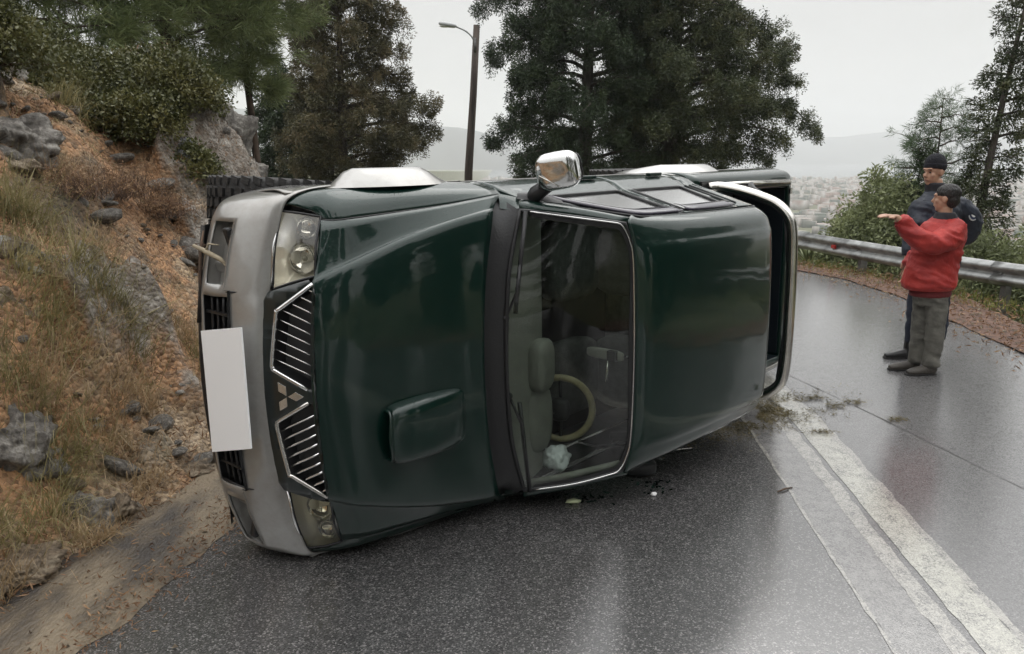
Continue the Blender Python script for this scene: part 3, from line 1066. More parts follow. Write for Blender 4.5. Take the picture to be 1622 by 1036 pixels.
# ================================================================ the overturned pickup
# truck frame: s rearwards from the bumper, w towards its right side (now up), u towards its roof
TM = np.array([[0.66867441, -0.01663499, 0.74336923], [0.74352024, 0.00524634, -0.66869285], [0.00722373, 0.99984786, 0.01587655]])
uu, ss_, vv_ = np.linalg.svd(TM)
TM = uu @ vv_
TO = np.array([-1.7086, 3.9017, 0.8648])
C0 = np.array([1.8, -0.87, 0.9])
truck = thing('pickup_truck', tuple(TO + TM @ C0), 'dark green and silver double cab pickup truck lying on its side across the wet road', 'pickup truck')
truck.rotation_mode = 'QUATERNION'
truck.rotation_quaternion = Matrix(TM.tolist()).to_quaternion()

def part(name, vf, m, parent=None, smooth=True, **kw):
    me = mesh(name, np.asarray(vf[0], float).reshape(-1, 3) - C0, [tuple(q) for q in vf[1]], smooth)
    return put(name, me, m, parent or truck, **kw)

def ml(P, squeeze=True):
    """mirror to the left side, which is pressed in a little by the road"""
    P = np.array(P, float)
    wv = P[..., 1]
    P[..., 1] = -np.where(wv > 0.8, 0.8 + (wv - 0.8) * 0.72, wv) if squeeze else -wv
    return P

def full(rows):
    """half rows (centre first) -> full rows right to left"""
    rows = np.asarray(rows, float)
    return np.concatenate([rows[:, ::-1], ml(rows[:, 1:])], axis=1)

# ---- hood
hr = [
    [(.165, 0, .957), (.180, .23, .955), (.206, .47, .949), (.232, .53, .938), (.315, .762, .893)],
    [(.230, 0, .998), (.245, .24, .996), (.270, .500, .985), (.300, .560, .962), (.355, .758, .928)],
    [(.370, 0, 1.043), (.370, .26, 1.040), (.384, .545, 1.026), (.398, .592, .992), (.43, .763, .958)],
    [(.647, 0, 1.092), (.647, .31, 1.088), (.647, .625, 1.070), (.655, .668, 1.034), (.68, .778, .992)],
    [(.93, 0, 1.130), (.935, .35, 1.124), (.935, .690, 1.106), (.945, .728, 1.076), (.96, .797, 1.030)],
    [(1.05, 0, 1.158), (1.075, .39, 1.153), (1.15, .720, 1.140), (1.19, .772, 1.118), (1.28, .832, 1.078)],
]
v, f, _ = loft(full(hr), 5, 5)
hood = solid(part('hood', (v, f), M_GREEN), .012)

# ---- fenders with flares
def fender_rows():
    return [
        [(.322, .768, .885), (.305, .800, .855), (.255, .825, .81), (.22, .838, .772)],
        [(.36, .764, .925), (.35, .82, .89), (.32, .862, .83), (.29, .875, .775)],
        [(.435, .769, .953), (.43, .835, .915), (.42, .885, .84), (.41, .895, .775)],
        [(.68, .784, .987), (.68, .852, .948), (.68, .897, .86), (.68, .905, .775)],
        [(.96, .803, 1.025), (.96, .862, .98), (.96, .900, .88), (.96, .905, .775)],
        [(1.28, .838, 1.073), (1.29, .868, 1.02), (1.30, .893, .90), (1.30, .895, .775)]]
for side in (1, -1):
    rows = np.array(fender_rows())
    if side < 0:
        rows = ml(rows)
    v, f, _ = loft(rows, 5, 5)
    fen = solid(part('fender', (v, f), M_GREEN), .008, 0)
    # silver cladding below, open at the wheel
    for (a, b, c_) in ((.22, .44, 1), (1.16, 1.30, 1)):
        rr = [[(x, .885 + .02 * (x > .4), .772), (x, .90, .68), (x, .885, .5)] for x in np.linspace(a, b, 3)]
        rr = ml(rr) if side < 0 else np.array(rr)
        v, f, _ = loft(rr, 3, 4)
        solid(part('lower_cladding', (v, f), M_SILVER, fen), .006, 0)
    # flare
    pr = []
    for i in range(25):
        a = R(30 + 128 * i / 24)
        e = min(1, max(0, min((math.degrees(a) - 45) / 16, (142 - math.degrees(a)) / 34)))
        e = e * e * (3 - 2 * e)
        wo = .893 + .090 * e if side > 0 else -(.876 + .01 * e)
        cs_, sn_ = math.cos(a), math.sin(a)
        row = []
        for (rad, ww) in ((.43, .90), (.43, wo - .012), (.445, wo), (.50, wo), (.56, (.895 + wo) / 2 if side > 0 else wo), (.60, .899)):
            wq = ww if side > 0 else (-.85 if ww > 0 else ww)
            row.append((.82 - rad * cs_ * 1.0, wq, .34 + rad * sn_))
        pr.append(row)
    v, f, _ = loft(pr, 1, 3)
    part('wheel_arch_flare', (v, f), M_SILVER, fen)

# ---- bumper
brow = []
for (w_, st, sf) in ((0, .052, -.06), (.2, .058, -.056), (.38, .085, -.046), (.46, .108, -.038), (.60, .132, -.008), (.72, .165, .028), (.80, .192, .062), (.86, .235, .125), (.892, .33, .29), (.905, .46, .45)):
    brow.append([(st, w_, .778), (st - .040 * (1 - (w_ > .87)), w_ + .004, .758), (sf + .022 * (1 - (w_ > .87)) + .01, w_ + .003, .665), (sf, w_, .56), (sf, w_, .46), (sf + .03, w_ - .01, .385), (sf + .09, w_ - .03, .36)])
brow = np.array(brow)
full_b = np.concatenate([brow[::-1], ml(brow[1:])], axis=0)
NU, NV = 4, 4
# rows in full_b: index of w: 0..9 = .905 .. 0 ; then left
def bdrop(i, j):
    # loft rows run along the first axis (across the truck), columns down the bumper face
    r = i / NU
    cpos = j / NV
    wid = np.interp(r, range(len(full_b)), full_b[:, 0, 1])
    aw = abs(wid)
    if aw < .455 and 2.25 < cpos + .5 / NV < 4.0:
        return True
    if .50 < aw < .765 and 2.5 < cpos + .5 / NV < 3.75:
        return True
    return False
v, f, G3 = loft(full_b, NU, NV, bdrop)
bumper = solid(part('front_bumper', (v, f), M_SILVER), .006)
# black pockets behind the openings
def pocket(wa, wb, ua, ub, depth, m, nm):
    V, n = [], 14
    for i in range(n + 1):
        w_ = wa + (wb - wa) * i / n
        aw = abs(w_)
        sfv = np.interp(aw, (0, .2, .38, .46, .60, .72, .80), (-.06, -.056, -.046, -.038, -.008, .028, .062))
        V.append([(sfv + .004, w_, ub), (sfv + depth, w_, ub - .01), (sfv + depth, w_, ua + .01), (sfv + .004, w_, ua)])
    V = np.array(V)
    vf = (V.reshape(-1, 3), gridfaces(n + 1, 4) + [tuple(range(4)), tuple(range(4 * n, 4 * n + 4))])
    return part(nm, vf, m, bumper, False)
pocket(-.47, .47, .45, .655, .11, M_BLACK, 'air_intake')
for sgn in (1, -1):
    pocket(.485 * sgn, .78 * sgn, .475, .625, .06, M_SILVER, 'fog_light_recess')
    bev(part('fog_slot', box((.052, .64 * sgn, .590), (.03, .21, .045), [(.95, .25 * sgn, 0), (-.25 * sgn, .95, 0), (0, 0, 1)]), M_BLACK, bumper, False), .01)
    lp = ell((.075, .66 * sgn, .55), (.012, .055, .05), 14, 8)
    part('fog_light', lp, M_REFL, bumper)
    bl = box((.03, .56 * sgn, .53), (.02, .05, .13), [(.95, .2 * sgn, 0), (-.2 * sgn, .95, 0), (0, 0, 1)])
    bev(part('fog_light_surround', bl, M_SILVER, bumper, False), .008)
    # seam between centre section and corner
    sm = tube([(.104, .463 * sgn, .780), (.07, .463 * sgn, .752), (-.017, .463 * sgn, .66), (-.036, .455 * sgn, .56), (-.040, .45 * sgn, .46)], .0055, 5)
    part('bumper_seam', sm, M_BLACK, bumper)
for u_ in (.50, .55, .60):
    rr = [(np.interp(abs(x), (0, .2, .38, .46), (-.04, -.036, -.026, -.018)), x, u_) for x in np.linspace(-.455, .455, 13)]
    part('intake_bar', tube(rr, .009, 6), M_BLACK, bumper)
for w_ in (-.36, -.24, .24, .36):
    part('intake_bar', box((-.028, w_, .55), (.02, .012, .19)), M_BLACK, bumper, False)
# grass guard and under tray below the bumper
part('under_tray', loft([[(.02, w_, .385), (-.035 + .15 * w_ * w_, w_, .36), (.0 + .15 * w_ * w_, w_, .31), (.25, w_, .29)] for w_ in (-.74, -.4, 0, .4, .74)], 4, 3)[:2], M_BLACK, bumper)
part('splash_guard_edge', tube([(.02, .74, .39), (-.015, .62, .415), (-.035, .45, .415), (-.05, .30, .40)], .009, 8), M_CHASSIS, bumper)
# number plate (blank white)
pc_ = np.array([(-0.078, 0.274, 0.468), (-0.078, 0.336, 0.827), (-0.078, -0.209, 0.821), (-0.078, -0.311, 0.461)])
vf = (np.vstack([pc_, pc_ + (.008, 0, 0)]), [(0, 1, 2, 3), (7, 6, 5, 4), (0, 4, 5, 1), (1, 5, 6, 2), (2, 6, 7, 3), (3, 7, 4, 0)])
part('number_plate', vf, M_PLATE, bumper, False, label='blank white number plate')

M_GRILLE = mat('black_green_panel', (0.003, 0.008, 0.007), 0.3, coat=0.5)
# ---- grille panel with two cut openings
def gs(w_, u_):
    return np.interp(u_, (.70, .783, .825, .875, .956, 1.0), (.02, .047, .066, .104, .166, .20)) + .20 * w_ * w_
opR = [(.498, .955), (.39, .843), (.375, .832), (.16, .818), (.128, .822), (.115, .830), (.030, .945), (.036, .958)]
opL = [(-a, b) for a, b in opR]
outer = [(.516, .936), (.47, .962), (.2, .970), (0, .972), (-.2, .970), (-.47, .962), (-.516, .936), (-.462, .79), (-.42, .770), (-.2, .762), (0, .760), (.2, .762), (.42, .770), (.462, .79)]
def inpoly(x, y, P):
    c = False
    for i in range(len(P)):
        x1, y1 = P[i]
        x2, y2 = P[i - 1]
        if (y1 > y) != (y2 > y) and x < (x2 - x1) * (y - y1) / (y2 - y1) + x1:
            c = not c
    return c
def cutpanel(outer, holes, fn, step=.04):
    def dens(P):
        o = []
        for i in range(len(P)):
            a, b = np.array(P[i]), np.array(P[(i + 1) % len(P)])
            k = max(1, int(np.linalg.norm(b - a) / step))
            o += [tuple(a + (b - a) * j / k) for j in range(k)]
        return o
    pts, edges = [], []
    for P in [dens(outer)] + [dens(h_) for h_ in holes]:
        n0 = len(pts)
        pts += P
        edges += [(n0 + i, n0 + (i + 1) % len(P)) for i in range(len(P))]
    xs, ys_ = [p_[0] for p_ in outer], [p_[1] for p_ in outer]
    for x in np.arange(min(xs) + step / 2, max(xs), step):
        for y in np.arange(min(ys_) + step / 2, max(ys_), step):
            if inpoly(x, y, outer) and not any(inpoly(x, y, h_) for h_ in holes):
                pts.append((x, y))
    vs, es, fs, *_r = delaunay_2d_cdt([Vector(p_) for p_ in pts], edges, [], 0, 1e-5)
    F = []
    for q in fs:
        c = sum((vs[i] for i in q), Vector((0, 0))) / len(q)
        if inpoly(c.x, c.y, outer) and not any(inpoly(c.x, c.y, h_) for h_ in holes):
            F.append(tuple(q))
    return np.array([fn(v_.x, v_.y) for v_ in vs]), F
gfn = lambda a, b: (float(gs(a, b)), a, b)
grille = part('grille_panel', cutpanel(outer, [opR, opL], gfn), M_GRILLE)
solid(grille, .01)
for op, sg in ((opR, 1), (opL, -1)):
    P = np.array([gfn(a, b) for a, b in op])
    n = len(P)
    back = P + (.07, 0, -.01)
    vf = (np.vstack([P, back]), [(i, (i + 1) % n, n + (i + 1) % n, n + i) for i in range(n)] + [tuple(range(n, 2 * n))])
    part('grille_recess', vf, M_BLACK, grille, False)
    ring = crom(np.vstack([P[:7] + (-.006, 0, .0)]), 4)
    part('grille_trim', tube(ring, .0105, 6), M_STEEL if sg < 0 else M_CHROME, grille)
    for w0 in np.arange(.175, .66, .046):
        a = np.array([w0 * sg, .80])
        b = np.array([(w0 - .10) * sg, .975])
        ts = [t for t in np.linspace(0, 1, 60) if inpoly(*(a + (b - a) * t), op)]
        if len(ts) < 6:
            continue
        q = [gfn(*(a + (b - a) * t)) for t in np.linspace(ts[0], ts[-1], 5)]
        q = np.array(q) + (.012, 0, 0)
        part('grille_slat', tube(q, .0036, 5, ry=.010), M_CHROME, grille)
# three diamond emblem
bc = np.array(gfn(0.0, .868))
nrm = np.array([-.8, 0, .6]); e1 = np.array([0, 1.0, 0]); e2 = np.array([.6, 0, .8])
V, F = [], []
for a in (90, 210, 330):
    d = np.array([math.cos(R(a)), math.sin(R(a))])
    q = np.array([-d[1], d[0]])
    Ls, lo = .043, .003
    pts = [d * lo, d * (lo + Ls * .866) + q * Ls * .5, d * (lo + Ls * 1.732), d * (lo + Ls * .866) - q * Ls * .5]
    n0 = len(V)
    for h_ in (-.012, .014):
        for p_ in pts:
            V.append(bc + e1 * p_[0] + e2 * p_[1] + nrm * h_)
    F += [(n0 + 4, n0 + 5, n0 + 6, n0 + 7), (n0, n0 + 1, n0 + 5, n0 + 4), (n0 + 1, n0 + 2, n0 + 6, n0 + 5), (n0 + 2, n0 + 3, n0 + 7, n0 + 6), (n0 + 3, n0, n0 + 4, n0 + 7)]
bev(part('emblem', (V, F), M_STEEL, grille, False, label='metal emblem of three diamonds'), .002)

# ---- headlights
for sgn in (1, -1):
    fi, ri, ro_, fo = [np.array(p_) for p_ in ((.114, .470, .785), (.232, .528, .942), (.318, .780, .888), (.198, .808, .766))]
    mid = lambda a, b, k=.0: (a + b) / 2 + np.array([-.8, .3, .5]) * k
    rows = [[fi, mid(fi, ri, .012), ri], [mid(fi, fo, .022), (fi + fo + ri + ro_) / 4 + np.array([-.8, .3, .5]) * .045, mid(ri, ro_, .022)], [fo, mid(fo, ro_, .012), ro_]]
    rows = np.array(rows)
    g = lambda A: ml(A, False) if sgn < 0 else np.array(A)
    v, f, Gq = loft(g(rows), 7, 7)
    hl = part('headlight', (v, f), M_LENS if sgn > 0 else M_LENS_OLD, label=None if sgn > 0 else 'yellowed dull headlight lens')
    if hl.get('label') is None and 'label' in hl.keys():
        del hl['label']
    # housing shell
    rim = [Gq[0, j] for j in range(Gq.shape[1])] + [Gq[i, -1] for i in range(1, Gq.shape[0])] + [Gq[-1, j] for j in range(Gq.shape[1] - 2, -1, -1)] + [Gq[i, 0] for i in range(Gq.shape[0] - 2, 0, -1)]
    rim = np.array(rim)
    ctr = rim.mean(0)
    inn = np.array([.75, -.12 * sgn, -.35])
    rings = [rim + inn * .004, ctr + (rim - ctr) * .96 + inn * .05, ctr + (rim - ctr) * .9 + inn * .10, ctr + (rim - ctr) * .4 + inn * .13]
    n = len(rim)
    part('headlight_housing', (np.vstack(rings), gridfaces(4, n, cc=True) + [tuple(range(3 * n, 4 * n))]), M_REFL if sgn > 0 else M_REFL_LIFTED, hl)
    # main bowl, indicator bowl
    fwd = -inn / np.linalg.norm(inn)
    xa = np.cross(fwd, (0, 1, 0)); xa /= np.linalg.norm(xa)
    ya = np.cross(fwd, xa)
    for (cc_, rad, dep, nm) in ((ctr + inn * .05 + np.array([0.0, -.045 * sgn, 0]), .072, .06, 'reflector_bowl'), (ctr + inn * .05 + np.array([.04, .085 * sgn, -.012]), .05, .04, 'reflector_bowl')):
        V = []
        for k in range(9):
            rr_ = rad * math.sin(k / 8 * math.pi / 2)
            hh = -dep * math.cos(k / 8 * math.pi / 2)
            for j in range(20):
                a = 2 * math.pi * j / 20
                V.append(cc_ + fwd * hh + xa * rr_ * math.cos(a) + ya * rr_ * math.sin(a))
        part(nm, (V, gridfaces(9, 20, cc=True)), M_CHROME, hl)
        if sgn > 0: part('bulb', ell(cc_ - fwd * .02, (.014, .014, .014), 10, 8), M_DASH, hl)
    part('headlight_trim', tube(np.array([Gq[0, 0], Gq[Gq.shape[0] // 2, 0], Gq[-1, 0]]) + (-.004, 0, -.004), .009, 6), M_CHROME, hl)
    part('headlight_seal', tube(rim, .006, 5, closed=True), M_BLACK, hl)

for sgn in (1, -1):
    sg_ = np.array([(.318, .766, .888), (.355, .761, .927), (.433, .766, .956), (.68, .781, .990), (.96, .800, 1.028), (1.28, .835, 1.076)])
    part('hood_gap', tube(crom(sg_ * (1, sgn, 1) + (0, .002 * sgn, .001), 5), .0045, 5), M_BLACK, hood)
# ---- hood scoop
sc_rows = []
for (s_, hh, wl, wr) in ((.485, .070, -.368, -.118), (.505, .080, -.380, -.104), (.60, .082, -.388, -.092), (.76, .064, -.388, -.088), (.88, .034, -.380, -.098), (.935, .002, -.360, -.120)):
    ub_ = float(np.interp(s_, (.37, .647, .93, 1.05), (1.040, 1.086, 1.124, 1.153))) - .012
    m_ = (wl + wr) / 2
    hw = (wr - wl) / 2
    sc_rows.append([(s_ + .0, m_ + hw, ub_), (s_, m_ + hw * .97, ub_ + .6 * hh + .01), (s_ - (.015 if s_ < .49 else 0), m_ + hw * .8, ub_ + hh + .012), (s_ - (.03 if s_ < .49 else 0), m_, ub_ + hh + .018), (s_ - (.015 if s_ < .49 else 0), m_ - hw * .8, ub_ + hh + .012), (s_, m_ - hw * .97, ub_ + .6 * hh + .01), (s_, m_ - hw, ub_)])
v, f, _ = loft(sc_rows, 4, 4)
scoop = solid(part('hood_scoop', (v, f), M_GREEN), .006)
mo = [(.492, -.362, 1.050), (.484, -.352, 1.115), (.462, -.24, 1.135), (.484, -.135, 1.115), (.492, -.122, 1.050)]
V = np.vstack([np.array(mo) + (.002, 0, -.004), (np.array(mo) - (0, -.24, 1.09)) * (1, .85, .7) + (.07, -.24, 1.08)])
part('scoop_mouth', (V, gridfaces(2, 5) + [(5, 6, 7, 8, 9)]), M_BLACK, scoop, False)
part('scoop_lip', tube(crom(np.array(mo) + (-.012, 0, 0), 4), .009, 6), M_GREEN, scoop)

# ---- cowl, wipers, windscreen
base_e = [(1.305, .761, 1.198), (1.235, .55, 1.2), (1.195, .36, 1.202), (1.172, .0, 1.205)]
top_e = [(1.712, .678, 1.560), (1.748, .55, 1.578), (1.757, .36, 1.587), (1.760, 0, 1.592)]
def sym(P):
    P = np.array(P)
    return np.concatenate([P, (P * (1, -1, 1))[:-1][::-1]])
be, te = sym(base_e), sym(top_e)
md_ = (be + te) / 2 + np.array([-.02, 0, .03])
v, f, WG = loft([be, md_, te], 6, 4)
wsc = part('windscreen', (v, f), M_WSGLASS)
rim = np.concatenate([WG[0, :], WG[1:, -1], WG[-1, ::-1][1:], WG[::-1, 0][1:-1]])
def rcorner(P, k=4):
    return P
part('windscreen_seal', tube(rim + (-.0, 0, .0), .0125, 6, closed=True), M_BLACK, wsc)
def bez(a, b, c, n=7):
    return [a * (1 - t) ** 2 + 2 * b * t * (1 - t) + c * t * t for t in np.linspace(0, 1, n)]
tr_off = np.array([-.008, 0, .010])
arcR = bez(WG[-2, 0], WG[-1, 0], WG[-1, 4])
arcL = bez(WG[-1, -5], WG[-1, -1], WG[-2, -1])
tp = list(WG[1:-2, 0]) + arcR + list(WG[-1, 5:-5]) + arcL + list(WG[1:-2, -1][::-1])
part('windscreen_trim', tube(np.array(tp) + tr_off, .0042, 6), M_CHROME, wsc)
# black printed border of the glass
inn_ = np.array(tp)
cen = WG.mean((0, 1))
band = inn_ + (cen - inn_) / np.linalg.norm(cen - inn_, axis=1, keepdims=True) * .030
bv = np.stack([inn_ + (-.003, 0, .005), band + (-.003, 0, .005)], 0)
part('windscreen_border', (bv.reshape(-1, 3), gridfaces(2, len(inn_))), M_BLACK, wsc)
for arc_, cn in ((arcR, WG[-1, 0]), (arcL, WG[-1, -1])):
    vv = np.array([cn + (.0, 0, .0)] + arc_) + (-.005, 0, .008)
    part('corner_infill', (vv, [(0, k + 1, k + 2) for k in range(len(arc_) - 1)]), M_GREEN, wsc)
# inner trim band of the cabin seen through the glass edge
cw = []
for (a, b, t_) in (((1.28, .832, 1.082), (1.31, .775, 1.194), 0),):
    pass
hb = full(hr)[-1]
hbw = np.interp(np.linspace(0, 8, 15), range(9), hb[:, 0]), np.interp(np.linspace(0, 8, 15), range(9), hb[:, 1]), np.interp(np.linspace(0, 8, 15), range(9), hb[:, 2])
r0 = np.stack(hbw, -1)
r2 = np.array([be[0] + (be[-1] - be[0]) * 0 for _ in range(15)])
r2 = np.stack([np.interp(np.linspace(0, 6, 15), range(7), be[:, k]) for k in range(3)], -1)
v, f, _ = loft([r0 + (-.01, 0, -.022), r0 + (.02, 0, -.03), (r0 + r2) / 2 + (0, 0, -.012), r2 + (-.004, 0, -.004)], 2, 2)
cowl = part('cowl_panel', (v, f), M_BLACK)
def wiper(p0, p1, p2):
    wp = part('wiper', tube([p0, (np.array(p0) + p1) / 2 + (0, 0, .03), p1], .008, 6), M_BLACK)
    part('wiper_blade', tube([p2, p1, np.array(p1) * 2 - p2], .009, 6, ry=.014), M_BLACK, wp)
    part('wiper_pivot', ell(p0, (.02, .02, .02), 10, 6), M_BLACK, wp)
wiper((1.20, -.20, 1.195), (1.275, -.50, 1.232), (1.245, -.24, 1.226))
wiper((1.185, .22, 1.195), (1.262, .50, 1.232), (1.228, .24, 1.222))

# ---- filler between fender, cowl and pillar
for sgn in (1, -1):
    rows = np.array([[(1.25, .770, 1.105), (1.27, .815, 1.085), (1.30, .868, 1.02)], [(1.285, .765, 1.150), (1.32, .815, 1.115), (1.345, .868, 1.03)], [(1.305, .770, 1.190), (1.37, .812, 1.142), (1.39, .862, 1.06)]])
    part('pillar_base', loft(ml(rows) if sgn < 0 else rows, 4, 4)[:2], M_GREEN)
# ---- A pillars / roof
for sgn in (1, -1):
    g = lambda A: ml(A, False) if sgn < 0 else np.array(A, float)
    rows = [[(1.305, .768, 1.194), (1.315, .800, 1.180), (1.38, .818, 1.135)],
            [(1.50, .735, 1.376), (1.53, .765, 1.37), (1.60, .768, 1.33)],
            [(1.715, .686, 1.560), (1.76, .708, 1.56), (1.86, .700, 1.51)]]
    v, f, _ = loft(g(rows), 5, 4)
    solid(part('a_pillar', (v, f), M_GREEN), .01)
rf = [
    [(1.768, 0, 1.594), (1.765, .33, 1.589), (1.757, .53, 1.580), (1.745, .60, 1.573), (1.735, .65, 1.567), (1.735, .690, 1.556), (1.80, .712, 1.535)],
    [(1.86, 0, 1.640), (1.86, .33, 1.636), (1.86, .52, 1.626), (1.86, .585, 1.612), (1.86, .635, 1.598), (1.86, .675, 1.580), (1.87, .700, 1.545)],
    [(2.10, 0, 1.692), (2.10, .33, 1.688), (2.10, .52, 1.680), (2.10, .575, 1.664), (2.10, .625, 1.648), (2.10, .665, 1.622), (2.10, .690, 1.575)],
    [(2.50, 0, 1.728), (2.50, .33, 1.724), (2.50, .52, 1.715), (2.50, .572, 1.698), (2.50, .622, 1.682), (2.50, .660, 1.650), (2.50, .684, 1.590)],
    [(2.95, 0, 1.735), (2.95, .33, 1.731), (2.95, .52, 1.722), (2.95, .572, 1.705), (2.95, .622, 1.688), (2.95, .658, 1.655), (2.95, .682, 1.595)],
    [(3.13, 0, 1.722), (3.13, .33, 1.718), (3.13, .52, 1.708), (3.13, .570, 1.692), (3.13, .618, 1.675), (3.13, .652, 1.640), (3.14, .680, 1.580)],
    [(3.20, 0, 1.668), (3.20, .33, 1.665), (3.20, .52, 1.655), (3.195, .57, 1.645), (3.19, .615, 1.630), (3.19, .645, 1.610), (3.19, .672, 1.570)],
]
v, f, _ = loft(full(rf), 5, 4)
roof = solid(part('roof', (v, f), M_GREEN), .012)
# pressed groove and the gutter strips
for sgn in (1, -1):
    pth = [(s_, .568 * sgn, u_) for s_, u_ in ((1.84, 1.611), (1.95, 1.637), (2.10, 1.669), (2.5, 1.703), (2.95, 1.710), (3.14, 1.695))]
    part('roof_groove', tube(crom(np.array(pth) + (0, 0, .003), 4), .0055, 6), M_BLACK, roof)
    pth = [(1.40, .800, 1.165), (1.60, .757, 1.37), (1.80, .715, 1.54), (1.95, .700, 1.565), (2.5, .690, 1.588), (3.1, .688, 1.59), (3.2, .69, 1.54)]
    part('drip_rail', tube(crom(np.array(pth) * (1, sgn, 1), 4), .008, 5), M_BLACK, roof)
# rear wall of the cab with a window
def wallfn(a, b):
    return (3.20 + .05 * max(0, (1.5 - b)), a, b)
wo_ = [(-.80, .62), (.80, .62), (.83, 1.10), (.672, 1.575), (.60, 1.64), (.3, 1.66), (-.3, 1.66), (-.60, 1.64), (-.672, 1.575), (-.83, 1.10)]
wh_ = [(-.60, 1.14), (.60, 1.14), (.55, 1.54), (-.55, 1.54)]
rw = solid(part('cab_rear_wall', cutpanel(wo_, [wh_], wallfn, .12), M_GREEN, smooth=False), .01)
part('rear_window', (np.array([wallfn(a, b) for a, b in wh_]) + (-.004, 0, 0), [(0, 1, 2, 3)]), M_SIDEGLASS, rw, False)

# ---- cab sides
def sidefn(sg, o=0.0):
    def fn(a, b):
        if b > 1.1:
            w_ = .822 - (b - 1.1) * .285
        else:
            w_ = np.interp(b, (.5, .765, .85, .93, 1.0, 1.06, 1.1), (.885, .897, .898, .893, .878, .852, .822))
        w_ = w_ + o
        return (a, w_ if sg > 0 else float(ml(np.array([0, w_, 0]))[1]), b)
    return fn
winF = [(1.56, 1.135), (2.27, 1.125), (2.30, 1.50), (1.93, 1.51), (1.88, 1.49)]
winR = [(2.42, 1.125), (3.00, 1.125), (2.93, 1.50), (2.41, 1.51)]
for sgn in (1, -1):
    fn = sidefn(sgn)
    for (nm, o_, hs) in (('front_door', [(1.32, .775), (2.335, .775), (2.345, 1.545), (1.84, 1.535), (1.62, 1.35), (1.385, 1.145), (1.31, 1.06)], [winF]),
                         ('rear_door', [(2.345, .775), (3.02, .775), (3.09, 1.0), (3.06, 1.3), (3.0, 1.545), (2.355, 1.545)], [winR]),
                         ('cab_corner', [(3.03, .775), (3.22, .775), (3.25, 1.10), (3.20, 1.545), (3.01, 1.545), (3.07, 1.3), (3.10, 1.0)], [])):
        V_, F_ = cutpanel(o_, hs, fn, .06)
        d = solid(part(nm, (V_, F_), M_GREEN), .006, 0)
        for h_ in hs:
            fr_ = np.array([fn(a, b) for a, b in h_])
            fr_d = crom(np.vstack([fr_, fr_[:1]]), 1)
            seal = []
            for i in range(len(h_)):
                a, b = fr_[i], fr_[(i + 1) % len(h_)]
                seal += [a + (b - a) * t for t in (0.03, .25, .5, .75, .97)]
            part('window_seal', tube(np.array(seal) + (0, .002 * sgn, 0), .010, 6, closed=True, ry=.008), M_BLACK, d)
            n = len(h_)
            part('window_pane', (fr_ - (0, .006 * sgn, 0), [tuple(range(n))]), M_SIDEGLASS, d, False)
            # smoked wind deflector along the top edge
            top = [p_ for p_ in h_ if p_[1] > 1.3]
            if nm == 'front_door':
                path = [(1.56, 1.20), (1.72, 1.36), (1.90, 1.50), (2.10, 1.525), (2.33, 1.53)]
            else:
                path = [(2.40, 1.50), (2.46, 1.525), (2.75, 1.53), (2.97, 1.525)]
            pa = crom([fn(a, b) for a, b in path], 4)
            rows = np.stack([pa + (0, .004 * sgn, .016), pa + (0, .018 * sgn, .006), pa + (0, .030 * sgn, -.030), pa + (0, .034 * sgn, -.062)])
            k = len(pa)
            solid(part('wind_deflector', (rows.reshape(-1, 3), gridfaces(4, k)), M_DEFL, d), .003)
        if nm != 'cab_corner':
            hs_ = 2.16 if nm == 'front_door' else 2.90
            fo_ = sidefn(sgn, .02)
            bev(part('door_handle', box(fo_(hs_, .985), (.15, .022, .035)), M_GREEN, d, False), .006)
    # lower silver panel (sill)
    rows = [[sidefn(sgn, .004)(x, b) for b in (.77, .70, .60, .50)] for x in (1.31, 1.8, 2.4, 3.0, 3.26)]
    sill = part('sill_cladding', loft(rows, 3, 3)[:2], M_SILVER)
    solid(sill, .006, 0)
    # window division stripes behind rear door
    if sgn > 0:
        for q in (3.055, 3.115):
            part('pillar_strip', tube([sidefn(1, .004)(q + .02, 1.12), sidefn(1, .004)(q, 1.3), sidefn(1, .004)(q - .03, 1.49)], .008, 5), M_BLACK)

# ---- door mirrors (only the upper one survives)
ma = part('door_mirror', ell((1.455, .955, 1.325), (.060, .098, .112), 20, 14, .55, .6, [(.93, .10, -.35), (-.13, .97, -.12), (.34, .16, .93)]), M_CHROME)
part('mirror_glass', ell((1.515, .962, 1.318), (.008, .082, .098), 18, 10, .55, .6, [(.93, .10, -.35), (-.13, .97, -.12), (.34, .16, .93)]), M_GLOSSB, ma)
part('mirror_arm', tube([(1.42, .80, 1.17), (1.43, .84, 1.20), (1.45, .875, 1.25), (1.46, .89, 1.285)], [.035, .042, .038, .03], 8), M_BLACK, ma)
part('mirror_foot', loft([[(1.33, .815, 1.155), (1.36, .845, 1.13), (1.40, .83, 1.10)], [(1.44, .80, 1.22), (1.47, .84, 1.19), (1.50, .83, 1.13)], [(1.54, .785, 1.29), (1.56, .80, 1.26), (1.58, .81, 1.16)]], 3, 3)[:2], M_BLACK, ma)
part('mirror_trim', tube([(1.40, .865, 1.245), (1.365, .93, 1.275), (1.42, .875, 1.36)], .004, 5), M_STEEL, ma)

